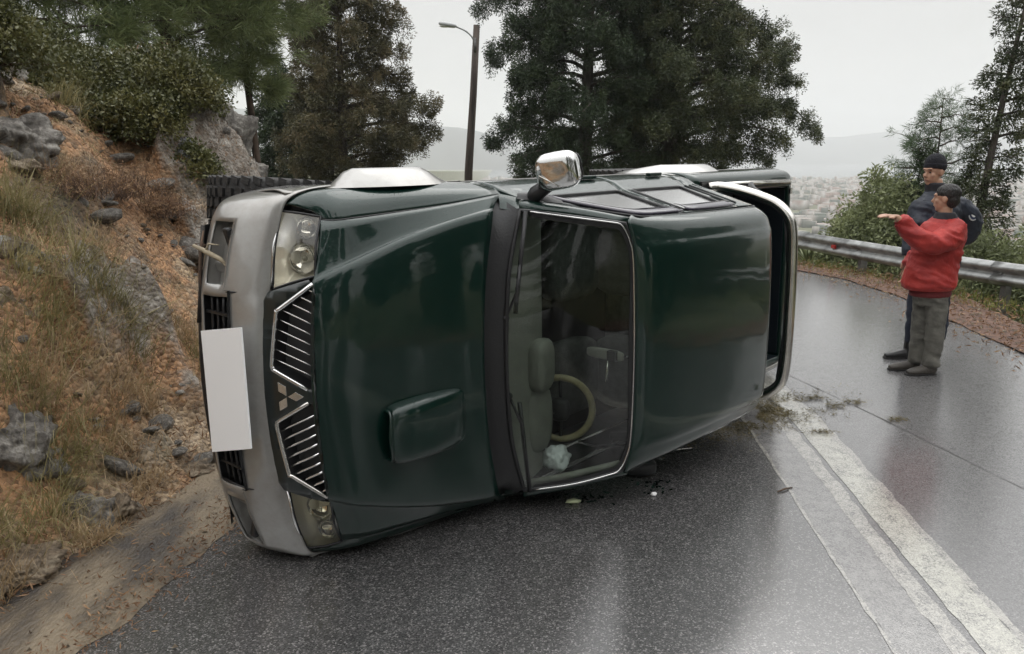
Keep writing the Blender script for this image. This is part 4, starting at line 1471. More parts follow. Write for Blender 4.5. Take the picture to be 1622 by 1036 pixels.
# ---- load bed
for sgn in (1, -1):
    rows = [[sidefn(sgn)(x, b) for b in (.775, .85, .93, .99)] + [(x, (.862 if sgn > 0 else -.845), 1.02), (x, .835 * sgn, 1.035), (x, .775 * sgn, 1.036), (x, .745 * sgn, 1.02)] for x in (3.27, 3.9, 4.5, 4.93, 5.0)]
    rows = np.array(rows)
    rows[-1][:, 1] *= np.array([.965, .965, .965, .965, .965, .97, .98, 1.0])
    bs = part('bed_side', loft(rows, 4, 3)[:2], M_GREEN)
    solid(bs, .006, 0)
    part('bed_lining', (np.array([(3.28, .742 * sgn, 1.025), (4.94, .742 * sgn, 1.025), (4.94, .742 * sgn, .52), (3.28, .742 * sgn, .52)]), [(0, 1, 2, 3)]), M_NAVY, bs, False)
    solid(part('bed_cladding', loft([[sidefn(sgn, .004)(x, b) for b in (.77, .68, .56, .5)] for x in (4.28, 4.6, 5.0)], 3, 3)[:2], M_SILVER, bs), .006, 0)
    pr = []
    for i in range(25):
        a = R(8 + 164 * i / 24)
        e = min(1, min(i, 24 - i) / 6) ** 0.7
        wo = .893 + .062 * e if sgn > 0 else -(.876 + .01 * e)
        row = []
        for (rad, ww) in ((.43, .90), (.43, wo - .012), (.445, wo), (.50, wo), (.56, (.895 + wo) / 2 if sgn > 0 else wo), (.60, .899)):
            wq = ww if sgn > 0 else (-.85 if ww > 0 else ww)
            row.append((3.75 - rad * math.cos(a), wq, .34 + rad * math.sin(a)))
        pr.append(row)
    part('wheel_arch_flare', loft(pr, 1, 3)[:2], M_SILVER, bs)
    part('bed_rail_bar', tube([(3.60, .80 * sgn, 1.062), (4.2, .80 * sgn, 1.066), (4.90, .79 * sgn, 1.066)], .021, 10), M_STEEL, bs)
    bev(part('tail_light', box((4.985, .80 * sgn, .80), (.05, .12, .30)), M_REDLENS, bs, False), .01)
part('bed_floor', box((4.12, 0, .51), (1.72, 1.56, .02)), M_NAVY, None, False)
for w_ in np.arange(-.63, .7, .14):
    part('floor_rib', box((4.12, w_, .526), (1.62, .06, .014)), M_NAVY, bpy.data.objects['bed_floor'], False)
part('bed_front_wall', box((3.275, 0, .77), (.03, 1.54, .50)), M_NAVY, None, False)
tg = bev(part('tailgate', box((4.985, 0, .78), (.055, 1.53, .52)), M_GREEN, None, False), .012)
part('tailgate_lining', box((4.95, 0, .78), (.012, 1.44, .46)), M_NAVY, tg, False)
part('tailgate_latch', box((4.985, .71, 1.045), (.04, .05, .02)), M_STEEL, tg, False)
# roll bar: two hoops side by side
for (ds, m_, rad) in ((0, M_STEEL, .038),):
    half = [(3.50, .790, 1.07), (3.545, .795, 1.14), (3.575, .770, 1.28), (3.590, .730, 1.42), (3.600, .680, 1.54), (3.605, .600, 1.625), (3.608, .50, 1.655), (3.610, .30, 1.665), (3.61, 0, 1.668)]
    P = np.array(half)
    P = np.concatenate([P, (P * (1, -1, 1))[:-1][::-1]])
    rb = part('roll_bar', tube(crom(P + (ds, 0, 0), 4), rad, 12), m_)
for sgn in (1, -1):
    part('roll_bar_strut', tube(crom([(3.60, .70 * sgn, 1.50), (3.85, .76 * sgn, 1.25), (4.15, .79 * sgn, 1.08)], 4), .026, 8), M_BLACK, rb)
    part('roll_bar_foot', box((3.50, .79 * sgn, 1.045), (.14, .09, .02)), M_BLACK, rb, False)
part('roll_bar_cover', tube([(3.66, .60, 1.60), (3.67, .2, 1.635), (3.67, -.2, 1.635), (3.66, -.60, 1.60)], .03, 8), M_BLACK, rb)

# ---- wheels
def wheel(c, width, rad, steer=0.0, nm='wheel'):
    ca, sa = math.cos(steer), math.sin(steer)
    X_, Y_, Z_ = np.array([ca, sa, 0]), np.array([-sa, ca, 0]), np.array([0, 0, 1.0])
    c = np.array(c)
    prof = [(-.5, .60), (-.52, .72), (-.53, .84), (-.48, .94), (-.40, .975), (0, .985), (.40, .975), (.48, .94), (.53, .84), (.52, .72), (.5, .60)]
    n = 48
    V = []
    for (y, r) in prof:
        for k in range(n):
            a = 2 * math.pi * k / n
            V.append(c + Y_ * y * width + (X_ * math.cos(a) + Z_ * math.sin(a)) * r * rad)
    t = part(nm, (V, gridfaces(len(prof), n, cc=True)), M_RUBBER)
    # tread blocks
    V, F = [], []
    for k in range(40):
        for (y0, tw) in ((-.44, .0), (-.22, .5), (0, 0), (.22, .5), (.44, 0)):
            a = 2 * math.pi * (k + tw) / 40
            e_r = X_ * math.cos(a) + Z_ * math.sin(a)
            e_t = -X_ * math.sin(a) + Z_ * math.cos(a)
            rr_ = .985 if abs(y0) < .4 else .965
            bv, bf = box(c + Y_ * y0 * width + e_r * rad * rr_, (rad * .10, width * (.17 if abs(y0) < .4 else .14), .026), [e_t * .95 + Y_ * .3 * (1 if y0 > 0 else -1), Y_, e_r])
            F += [tuple(i + len(V) for i in q) for q in bf]
            V += list(bv)
    part('tread', (V, F), M_RUBBER, t, False, kind='stuff')
    for sg in (-1, 1):
        V = []
        for (r, y) in ((.61, .47), (.58, .48), (.54, .40), (.30, .34), (.12, .40), (.0, .41)):
            for k in range(24):
                a = 2 * math.pi * k / 24
                V.append(c + Y_ * y * width * sg + (X_ * math.cos(a) + Z_ * math.sin(a)) * r * rad)
        part('rim', (V, gridfaces(6, 24, cc=True)), M_STEEL, t)
    return t
wheel((.63, .79, .135), .255, .395, -.10)
wheel((.80, -.745, .33), .235, .385, .05)
wheel((3.75, .79, .30), .25, .385)
wheel((3.75, -.745, .34), .235, .385)
# underbody
ub = part('chassis', box((2.5, .38, .42), (4.6, .09, .14)), M_CHASSIS, None, False)
part('chassis_rail', box((2.5, -.38, .42), (4.6, .09, .14)), M_CHASSIS, ub, False)
part('floor_pan', box((2.15, 0, .50), (2.1, 1.70, .03)), M_CHASSIS, ub, False)
part('engine_tray', box((.62, 0, .42), (.95, .86, .22)), M_CHASSIS, ub, False)
for s_ in (.80, 3.75):
    part('axle', tube([(s_, -.72, .33), (s_, 0, .31), (s_, .72, .27)], .045, 8), M_CHASSIS, ub)
part('propeller_shaft', tube([(1.3, .05, .38), (3.7, 0, .33)], .035, 8), M_STEEL, ub)
part('fuel_tank', box((2.9, .05, .38), (.7, .5, .2)), M_CHASSIS, ub, False)
part('exhaust_pipe', tube([(1.1, -.30, .36), (2.2, -.28, .33), (3.3, -.25, .34), (4.4, -.45, .40), (4.95, -.5, .38)], .03, 8), M_RUBBER, ub)
part('cross_member', box((1.6, 0, .40), (.12, .8, .08)), M_CHASSIS, ub, False)
part('cross_member', box((4.5, 0, .42), (.1, .8, .08)), M_CHASSIS, ub, False)
part('rear_bumper', tube([(5.0, .8, .48), (5.08, .6, .48), (5.10, 0, .48), (5.08, -.6, .48), (5.0, -.8, .48)], .05, 8), M_STEEL)
part('engine_bay', box((.78, 0, .70), (.86, 1.3, .28)), M_BLACK, ub, False)
part('firewall', box((1.33, 0, .80), (.03, 1.62, .55)), M_BLACK, ub, False)

# ---- interior
dr = []
for w_ in np.linspace(.74, -.74, 13):
    c_ = 1 - (w_ / .76) ** 2
    f0 = 1.315 - .10 * c_ 
    dr.append([(f0, w_, 1.165), (f0 + .12, w_, 1.150), (1.53, w_, 1.118), (1.60, w_, 1.085), (1.63, w_, 1.0), (1.60, w_, .85), (1.52, w_, .70)])
dash = part('dashboard', loft(np.array(dr), 3, 4)[:2], M_DASH)
part('instrument_pod', ell((1.52, -.105, 1.145), (.10, .150, .058), 20, 12, .55, .6, [(.96, 0, -.25), (0, 1, 0), (.25, 0, .96)]), M_DASH, dash)
part('instrument_cowl', ell((1.52, -.42, 1.115), (.11, .20, .05), 18, 10, .7, .7), M_DASH, dash)
part('a_pillar_trim', tube([(1.315, -.735, 1.175), (1.52, -.70, 1.355), (1.73, -.65, 1.535)], .020, 8), M_DASH, dash)
part('a_pillar_trim', tube([(1.315, .735, 1.175), (1.52, .70, 1.355), (1.73, .65, 1.535)], .014, 8), M_DASH, dash)
part('air_vent', box((1.625, .05, 1.02), (.02, .22, .07)), M_BLACK, dash, False)
def ringpath(c, r, ax1, ax2, n=36):
    return [np.array(c) + np.array(ax1) * r * math.cos(2 * math.pi * k / n) + np.array(ax2) * r * math.sin(2 * math.pi * k / n) for k in range(n)]
wc = np.array([1.755, -.425, 1.095])
a2 = np.array([.50, 0, .866])
stw = part('steering_wheel', tube(ringpath(wc, .188, (0, 1, 0), a2), .021, 8, closed=True), M_WOODRIM)
part('wheel_boss', ell(wc + (-.02, 0, .01), (.035, .07, .06), 14, 10, .7, .7, [(.866, 0, -.5), (0, 1, 0), (.5, 0, .866)]), M_BLACK, stw)
for a in (0, 180, 270):
    d = np.array([0, 1, 0]) * math.cos(R(a)) + a2 * math.sin(R(a))
    part('spoke', tube([wc, wc + d * .185], .012, 6), M_BLACK, stw)
part('steering_column', tube([wc + (-.02, 0, 0), (1.55, -.42, 1.0)], .03, 8), M_BLACK, stw)
for w_ in (-.38, .38):
    seat = part('front_seat', ell((2.22, w_, .80), (.27, .25, .09), 18, 10, .5, .5), M_SEAT)
    part('seat_back', ell((2.56, w_, 1.12), (.075, .25, .34), 18, 12, .5, .55, [(.96, 0, -.25), (0, 1, 0), (.25, 0, .96)]), M_SEAT, seat)
    part('headrest', ell((2.68, w_, 1.50), (.05, .13, .09), 14, 10, .6, .6), M_SEAT, seat)
rs_ = part('rear_bench', ell((2.92, 0, .80), (.22, .68, .09), 18, 10, .4, .4), M_SEAT)
part('bench_back', ell((3.13, 0, 1.10), (.06, .68, .34), 18, 10, .4, .4), M_SEAT, rs_)
part('headliner', loft(full([[(q[0] + (.02 if i == 0 else (-.02 if i == 6 else 0)), min(q[1], .66), q[2] - .03) for q in row] for i, row in enumerate(rf)]), 3, 2)[:2], M_CARPET)
part('cabin_floor', box((2.25, 0, .60), (1.85, 1.68, .02)), M_CARPET, None, False)
part('b_pillar_trim', tube([(2.35, .79, 1.05), (2.35, .68, 1.52)], .03, 6), M_CARPET, None)
part('b_pillar_trim', tube([(2.35, -.77, 1.05), (2.35, -.68, 1.52)], .03, 6), M_CARPET, None)
im = part('interior_mirror', ell((1.75, -.045, 1.415), (.014, .030, .125), 16, 8, .5, .5), M_DASH)
bev(part('mirror_camera', box((1.735, -.045, 1.475), (.03, .06, .06)), M_GLOSSB, im, False), .006)
part('mirror_stem', tube([(1.76, -.045, 1.52), (1.765, -.045, 1.58)], .008, 6), M_GLOSSB, im)
part('hanging_charm', tube([(1.74, -.08, 1.44), (1.74, -.15, 1.435), (1.74, -.20, 1.43)], [.004, .010, .006], 6), M_STEEL, im)

# ================================================================ vegetation
def leaves(C, rad, per, size, seed, out_dir=None, droop=0.0, aspect=0.38, gauss=True):
    """leaf-sized triangles spread through the volume of each clump. C (n,3), rad (n,3)"""
    g = np.random.default_rng(seed)
    n = len(C) * per
    c = np.repeat(C, per, 0)
    r = np.repeat(rad, per, 0)
    u = g.normal(size=(n, 3))
    u /= np.linalg.norm(u, axis=1, keepdims=True)
    p = c + u * r * (g.random((n, 1)) ** (0.5 if gauss else 0.33))
    d = u * 0.7 + g.normal(size=(n, 3)) * 0.6
    if out_dir is not None:
        d += np.repeat(out_dir, per, 0)
    d[:, 2] -= droop
    d /= np.linalg.norm(d, axis=1, keepdims=True)
    q = np.cross(d, g.normal(size=(n, 3)))
    q /= np.linalg.norm(q, axis=1, keepdims=True) + 1e-9
    s = size * (0.6 + 0.8 * g.random((n, 1)))
    v = np.stack([p - q * s * aspect * 0.5 + d * s * 0.3, p + q * s * aspect * 0.5 + d * s * 0.3, p + d * s, p - d * s * 0.15], 1)
    f = np.array([[0, 3, 1], [0, 1, 2]])
    F = (f[None] + 4 * np.arange(n)[:, None, None]).reshape(-1, 3)
    return v.reshape(-1, 3), F

def npjoin(L_):
    V, F, n = [], [], 0
    for v, f in L_:
        V.append(v)
        F.append(np.asarray(f) + n)
        n += len(v)
    return np.vstack(V), np.vstack(F)

def quads(vf):
    v, f = vf
    return v, np.array([q for q in f if len(q) == 4])

M_BARK = mat('grey_bark', (0.09, 0.075, 0.062), 0.9, cols=[(0.035, 0.03, 0.026), (0.12, 0.10, 0.085)], vscale=9, bump=0.8, bscale=22, stretch=(1, 1, 0.25))
M_BARK2 = mat('pine_bark', (0.07, 0.05, 0.04), 0.9, cols=[(0.025, 0.02, 0.017), (0.10, 0.07, 0.05)], vscale=12, bump=0.8, bscale=25, stretch=(1, 1, 0.3))
M_CYP_DARK = leafmat('cypress_dark', [(0.014, 0.025, 0.012), (0.034, 0.056, 0.023), (0.075, 0.098, 0.038)], trans=0.12)
M_CYP_MID = leafmat('cypress_mid', [(0.020, 0.030, 0.013), (0.055, 0.070, 0.028), (0.14, 0.135, 0.055)], trans=0.15)
M_CYP_BROWN = leafmat('cypress_coned', [(0.030, 0.034, 0.016), (0.085, 0.080, 0.036), (0.20, 0.150, 0.075)], trans=0.15)
M_PINE = leafmat('pine_needles', [(0.07, 0.10, 0.04), (0.17, 0.21, 0.085), (0.29, 0.32, 0.15)], trans=0.25)
M_OAK = leafmat('kermes_oak_leaves', [(0.035, 0.042, 0.014), (0.095, 0.10, 0.034), (0.20, 0.185, 0.07)], rough=0.4, trans=0.2, scale=3)
M_BUSH = leafmat('bush_leaves', [(0.10, 0.12, 0.06), (0.22, 0.25, 0.12), (0.38, 0.40, 0.21)], trans=0.3, scale=1.5)
M_YPINE = leafmat('young_pine_needles', [(0.04, 0.07, 0.035), (0.09, 0.135, 0.065), (0.14, 0.19, 0.10)], trans=0.3)
M_TWIG = mat('dry_twigs', (0.10, 0.065, 0.045), 0.9, vary=0.4, vscale=5)

def trunk_path(base, h, lean, seed, n=9):
    g = np.random.default_rng(seed)
    P = []
    for i in range(n):
        t = i / (n - 1)
        P.append((base[0] + lean[0] * t + 0.03 * h * 0.3 * math.sin(t * 5 + seed) * t, base[1] + lean[1] * t, base[2] + h * t))
    return np.array(P)

def cypress(name, base, h, tr, envr, envl, nl, seed, leafm, label, z0=1.2, lean=(0, 0), clump=0.30, leaf=0.085, per=95, cat='cypress tree', rise=0.25, hang=0.55, group=None, dens=1.0):
    """envr / envl: (height above the base, reach) tables to the right and left"""
    g = np.random.default_rng(seed)
    o = thing(name, base, label, cat, group)
    b0 = np.array(base)
    TP = trunk_path((0, 0, 0), h, lean, seed)
    rr = tr * (1 - np.linspace(0, 1, len(TP)) ** 1.1 * 0.93)
    rr[0] *= 1.35
    put('trunk', mesh('trunk', *tube(TP, rr, 12)), M_BARK, o)
    er, el = np.array(envr), np.array(envl)
    C, Rd, Od, limbs = [], [], [], []
    for i in range(nl):
        t = (i + g.random()) / nl
        z = z0 + (h - 0.25 - z0) * t
        a = i * 2.399 + g.random() * 0.8
        ca = math.cos(a)
        reach = np.interp(z, er[:, 0], er[:, 1]) * max(0, ca) ** 1.0 + np.interp(z, el[:, 0], el[:, 1]) * max(0, -ca)
        dep = 0.8 * (np.interp(z, er[:, 0], er[:, 1]) + np.interp(z, el[:, 0], el[:, 1])) / 2
        Ln = math.hypot(reach, dep * math.sin(a)) * (0.72 + 0.4 * g.random())
        d = np.array([reach * np.sign(ca) if abs(ca) > 1e-3 else 0, dep * math.sin(a), 0])
        d = d / (np.linalg.norm(d) + 1e-9)
        p0 = np.array([np.interp(z, TP[:, 2], TP[:, 0]), np.interp(z, TP[:, 2], TP[:, 1]), z])
        n = 6
        rs = rise * (0.3 + 1.2 * g.random())
        P = []
        for k in range(n):
            s = k / (n - 1)
            P.append(p0 + d * Ln * s + np.array([0, 0, Ln * (rs * s * 1.2 - (rs * 1.1) * s * s)]) + g.normal(size=3) * 0.03 * Ln * s)
        P = np.array(P)
        limbs.append(quads(tube(P, np.linspace(max(0.02, 0.022 * Ln + 0.012), 0.008, n), 5, caps=False)))
        side = np.array([-d[1], d[0], 0])
        m = max(2, int(Ln / (clump * 0.62) * dens))
        for k in range(m):
            s = (0.34 if t < .4 else .22) + (0.68 if t < .4 else .80) * (k + g.random() * 0.6) / m
            pc = np.array([np.interp(s, np.linspace(0, 1, n), P[:, q]) for q in range(3)])
            spread = 0.30 * Ln * (1.1 - s) + 0.12
            for q in range(2):
                c = pc + side * g.normal() * spread * 0.7 + np.array([0, 0, g.normal() * 0.12])
                sz = clump * (0.55 + 0.7 * g.random()) * (1.15 - 0.45 * s)
                C.append(c - np.array([0, 0, sz * hang * 0.5]))
                Rd.append((sz, sz, sz * (0.75 + hang * g.random())))
                Od.append(d * 0.5)
            if q and g.random() < 0.12:
                limbs.append(quads(tube([pc, (pc + c) / 2 + (0, 0, .05), c], [0.012, 0.009, 0.005], 4, caps=False)))
    # crown tip
    for k in range(6):
        C.append(TP[-1] + g.normal(size=3) * 0.12 - (0, 0, k * 0.12)); Rd.append((0.16, 0.16, 0.25)); Od.append(np.zeros(3))
    put('limbs', mesh('limbs', *npjoin(limbs)), M_BARK, o)
    v, f = leaves(np.array(C), np.array(Rd), per, leaf, seed + 1, np.array(Od), droop=0.25)
    put('crown', mesh('crown', v, f, False), leafm, o)
    return o

cypress('cypress_tree', (2.25, 25.0, -1.9), 13.5, 0.27, [(0, 1.2), (3.2, 2.6), (6, 3.0), (9, 2.4), (13.5, .2)], [(3.2, 2.1), (3.8, 2.9), (5.1, 3.2), (6.2, 2.7), (7.2, 3.1), (8.3, 3.5), (10, 2.6), (13.5, .2)], 86, 11, M_CYP_DARK, 'broad dark old cypress just right of the lamp pole, left one of the big pair', z0=3.0, per=180, leaf=.066, clump=.28, dens=1.2, hang=1.6, rise=.4)
cypress('cypress_tree', (4.98, 25.4, -1.9), 13.8, 0.29, [(3.0, 2.6), (3.7, 3.4), (4.4, 4.9), (5.7, 4.9), (6.7, 4.1), (7.5, 3.2), (8.4, 2.2), (8.9, 2.6), (10, 2.4), (13.8, .2)], [(3, 2.0), (6, 2.4), (9, 2.3), (13.8, .2)], 96, 23, M_CYP_MID, 'large spreading cypress behind the cab roof, long branches reaching to the right', z0=3.0, per=180, leaf=.066, clump=.28, dens=1.2, hang=1.6, rise=.4)
cypress('cypress_tree', (-5.1, 24.5, -0.9), 10.2, 0.17, [(2.0, 2.4), (2.7, 2.9), (3.3, 3.6), (3.8, 3.8), (4.5, 3.0), (5.3, 1.8), (6.5, 2.0), (7.2, 2.0), (8.4, 1.2), (10.2, .1)], [(2, 1.6), (3.4, 2.2), (5, 1.7), (7, 1.7), (10.2, .1)], 70, 37, M_CYP_BROWN, 'brownish cypress full of cones left of the lamp pole', z0=2.1, clump=0.26, per=150, leaf=.066, dens=1.15, hang=1.2, rise=.35)
cypress('cypress_tree', (-7.5, 26.5, -0.5), 5.4, 0.12, [(1, .9), (3.5, 1.25), (5.4, .3)], [(1, .9), (3.5, 1.2), (5.4, .3)], 40, 41, M_CYP_DARK, 'short dark drooping cypress beyond the rock outcrop on the left', z0=1.3, clump=0.26, per=90, hang=1.3, rise=0.5)
cypress('cypress_tree', (-6.1, 27.5, -0.5), 5.2, 0.12, [(1, .8), (3.2, 1.0), (5.2, .3)], [(1, .8), (3.2, 1.0), (5.2, .3)], 34, 47, M_CYP_DARK, 'small dark cypress crowded between the coned cypress and its drooping neighbour', z0=1.3, clump=0.26, per=85, hang=1.3, rise=0.5)
cypress('cypress_tree', (8.75, 15.4, -2.2), 8.6, 0.11, [(2.0, .8), (4.2, .7), (5.6, 1.05), (7, .8), (8.6, .3)], [(2.0, .65), (4.4, .45), (5.4, .7), (5.7, .3), (7, .4), (8.6, .2)], 50, 53, M_CYP_MID, 'tall thin gappy cypress rising behind the two men', z0=2.2, lean=(.75, 0), clump=0.20, leaf=0.06, per=80)
cypress('cypress_tree', (7.95, 15.8, -1.7), 4.05, 0.05, [(0.5, .25), (2.5, .2), (4.05, .05)], [(0.5, .25), (2.5, .2), (4.05, .05)], 34, 59, M_CYP_DARK, 'little dark pointed cypress just above the black knit hat', z0=0.6, clump=0.13, leaf=0.05, per=60, rise=0.9)

def pine(name, base, h, tr, crown, nt, seed, m, label, lean=(0, 0), cat='pine tree', needle=0.13, per=46, z0=0.35, tuft=0.09, limbn=26, trunkm=None):
    g = np.random.default_rng(seed)
    o = thing(name, base, label, cat)
    TP = trunk_path((0, 0, 0), h, lean, seed)
    put('trunk', mesh('trunk', *tube(TP, tr * (1 - np.linspace(0, 1, len(TP)) * 0.85), 10)), trunkm or M_BARK2, o)
    rx, ry, rz, cz = crown
    C, Od, limbs = [], [], []
    for i in range(limbn):
        t = (i + g.random()) / limbn
        z = h * (z0 + (1 - z0) * t)
        a = i * 2.399 + g.random()
        k = math.sqrt(max(0.05, 1 - ((z - cz) / rz) ** 2)) if abs(z - cz) < rz else 0.25
        Ln = k * math.hypot(rx * math.cos(a), ry * math.sin(a)) * (0.75 + 0.4 * g.random())
        d = np.array([math.cos(a), math.sin(a), 0.12 + 0.3 * g.random()])
        p0 = np.array([np.interp(z, TP[:, 2], TP[:, 0]), np.interp(z, TP[:, 2], TP[:, 1]), z])
        P = np.array([p0 + d * Ln * s - np.array([0, 0, 0.22 * Ln * s * s]) + g.normal(size=3) * .03 * Ln for s in np.linspace(0, 1, 6)])
        limbs.append(quads(tube(P, np.linspace(0.014 * Ln + 0.012, 0.006, 6), 5, caps=False)))
        per_l = max(4, int(nt / limbn * (0.4 + Ln / (rx + 1e-6))))
        for j in range(per_l):
            s = 0.30 + 0.75 * g.random() ** 0.8
            pc = P[0] + (P[-1] - P[0]) * min(1, s)
            pc = np.array([np.interp(min(1, s), np.linspace(0, 1, 6), P[:, q]) for q in range(3)])
            sp = 0.34 * Ln * (1.15 - min(1, s)) + 0.10
            e = g.normal(size=3) * sp * np.array([1, 1, 0.55])
            C.append(pc + e)
            dd_ = e + d * 0.3
            Od.append(dd_ / (np.linalg.norm(dd_) + 1e-9) * 0.9)
            if j % 3 == 0:
                limbs.append(quads(tube([pc, pc + e * 0.6 + (0, 0, .02), pc + e], [0.007, 0.005, 0.003], 4, caps=False)))
    put('limbs', mesh('limbs', *npjoin(limbs)), trunkm or M_BARK2, o)
    C = np.array(C)
    v, f = leaves(C, np.full(C.shape, tuft), per, needle, seed + 1, np.array(Od), aspect=0.07, droop=0.1)
    put('crown', mesh('crown', v, f, False), m, o)
    return o

pine('pine_tree', (-5.2, 12.4, 1.6), 7.5, 0.10, (2.2, 2.1, 2.6, 3.6), 1600, 61, M_PINE, 'green pine with long needles on the hill behind the oak shrubs, middle one', lean=(.3, 0), per=60, needle=0.17, tuft=0.13, z0=.12, limbn=40)
pine('pine_tree', (-6.3, 10.6, 2.6), 6.8, 0.14, (2.0, 2.0, 2.6, 2.6), 1300, 67, M_PINE, 'pine with a dark thick trunk at the upper left behind the oak shrubs', lean=(-.3, 0), per=60, needle=0.16, tuft=0.12, z0=.12, limbn=34)
pine('pine_tree', (-4.5, 14.5, 0.6), 8.0, 0.08, (1.9, 1.8, 2.2, 5.4), 1300, 71, M_PINE, 'slim pine whose branches hang over the outcrop beside the coned cypress', lean=(-.4, 0), per=60, needle=0.17, tuft=0.13, z0=.3, limbn=34)
pine('pine_tree', (-8.2, 13.0, 2.6), 7.5, 0.14, (2.4, 2.0, 3.0, 2.8), 1100, 69, M_PINE, 'pine farthest left, showing behind the corner shrub', per=55, needle=0.17, tuft=0.13, z0=.12, limbn=34)
pine('young_pine', (8.45, 16.2, -1.9), 4.9, 0.05, (.85, .85, 2.6, 2.4), 420, 73, M_YPINE, 'pale green young pine standing behind the man in the black hat', per=46, needle=0.12, z0=0.15, limbn=34, tuft=0.10)

def shrub(name, loc, r, n, seed, m, label, leaf=0.038, per=60, cat='shrub', clump=0.13, group=None, stems=True, asp=0.62):
    g = np.random.default_rng(seed)
    o = thing(name, loc, label, cat, group)
    u = g.normal(size=(n, 3))
    u /= np.linalg.norm(u, axis=1, keepdims=True)
    u[:, 2] = np.abs(u[:, 2]) * 1.0 - 0.12
    lump = 1 + 0.35 * fbm(u[:, 0] * 1.9 + seed, u[:, 1] * 1.9, u[:, 2] * 1.9, 3)[:, None]
    C = u * np.array(r) * (0.45 + 0.55 * g.random((n, 1)) ** 0.5) * lump
    v, f = leaves(C, np.full((n, 3), clump) * (0.6 + 0.8 * g.random((n, 1))), per, leaf, seed + 3, aspect=asp)
    put('foliage', mesh('foliage', v, f, False), m, o)
    if stems:
        S = []
        for k in range(16):
            c = C[g.integers(n)]
            S.append(quads(tube([(0, 0, -.15), c * .5 + (0, 0, -.05), c], [.016, .010, .004], 4, caps=False)))
        put('stem', mesh('stem', *npjoin(S)), M_TWIG, o)
    return o

shrub('oak_shrub', (-4.30, 8.0, 2.35), (.80, .65, .62), 300, 81, M_OAK, 'dense kermes oak shrub in the middle of the hill crest, largest of the row', leaf=.031, per=120)
shrub('oak_shrub', (-3.62, 7.75, 2.12), (.52, .5, .50), 190, 83, M_OAK, 'small leaved shrub at the right end of the row, beside the grey outcrop', leaf=.031, per=120)
shrub('oak_shrub', (-3.50, 8.15, 2.45), (.55, .5, .50), 220, 82, M_OAK, 'thick olive shrub hiding the back of the outcrop, second from the right', leaf=.031, per=120)
shrub('oak_shrub', (-4.95, 8.4, 2.75), (.62, .6, .50), 180, 85, M_OAK, 'dark shrub under the pine trunk at the left of the row', leaf=.031, per=120)
shrub('oak_shrub', (-4.20, 6.3, 2.70), (.60, .6, .62), 240, 87, M_OAK, 'bushy green shrub in the top left corner', leaf=.031, per=120)
shrub('oak_shrub', (-3.98, 7.35, 2.08), (.30, .3, .26), 80, 89, M_OAK, 'low sprig of oak under the big shrub on bare earth', leaf=.036)
shrub('oak_shrub', (-3.05, 7.75, 1.75), (.22, .25, .30), 60, 90, M_OAK, 'thin yellowish sprig growing against the grey slab', leaf=.034, clump=.09)

bl_ = [((6.70, 15.6, -.45), (.75, .8, 1.55), 'olive bush left of the men, lower and nearest the truck'),
       ((7.45, 15.9, -.45), (1.05, .8, 2.35), 'tall pale green bush directly behind the pointing hand'),
       ((8.3, 16.6, -.45), (.9, .8, 1.9), 'bush in the second row behind the rail under the young pine'),
       ((8.5, 14.6, -.55), (.8, .8, 1.25), 'leafy bush behind the rail at the shoulder of the red jacket'),
       ((9.4, 13.6, -.75), (1.1, .9, 1.75), 'yellow green bush behind the rail right of the men'),
       ((10.9, 12.8, -.9), (1.1, .9, 1.5), 'bush behind the rail at the right edge of the picture'),
       ((6.1, 17.0, -.7), (.5, .6, .85), 'small round bush behind the rail beside the truck bed')]
for i, (lc, r_, lb) in enumerate(bl_):
    shrub('bush', lc, r_, int(150 * r_[0] * r_[2] + 60), 91 + i, M_BUSH, lb, leaf=.075, per=56, clump=.20, cat='bush', asp=.45)

# unseen cypresses added outside the frame for the wet paint and glass to mirror
for i, (x, y, hh) in enumerate(((10.8, 6.6, 6.0), (11.0, 3.2, 7), (12.5, 4.6, 7.5), (13.2, 1.2, 8.5), (12.0, -2.2, 8), (15.5, 7.4, 8.5), (5.5, -11, 15), (1.4, -13, 17), (-3.2, -12, 15), (9.3, -8, 11))):
    cypress('cypress_tree', (x, y, -.8 if y > 0 else 0), hh, .16, [(0, 1.6), (3, 2.3), (hh * .6, 2.5), (hh, .5)], [(0, 1.6), (3, 2.3), (hh * .6, 2.5), (hh, .5)], int(30 + 3 * hh), 200 + i, M_CYP_MID, 'unseen cypress outside the frame, added for paint and glass to reflect', z0=.6, clump=.42, leaf=.17, per=50, group='unseen cypresses added for reflections')

for i, (x, y, r1, hh) in enumerate(((10.6, 10.6, 1.1, 1.7), (10.9, 8.4, 1.1, 2.0), (11.4, 6.0, 1.3, 2.4), (12.2, 3.6, 1.3, 2.2), (12.6, 1.2, 1.4, 2.4))):  # unseen bushes added beyond the rail to darken what the paint mirrors
    shrub('bush', (x, y, -.9), (r1, r1, hh), 170, 140 + i, M_BUSH, 'unseen leafy bush beyond the right edge, added for the paint to reflect', leaf=.11, per=40, clump=.22, cat='bush', asp=.45, group='unseen bushes added for reflections', stems=False)

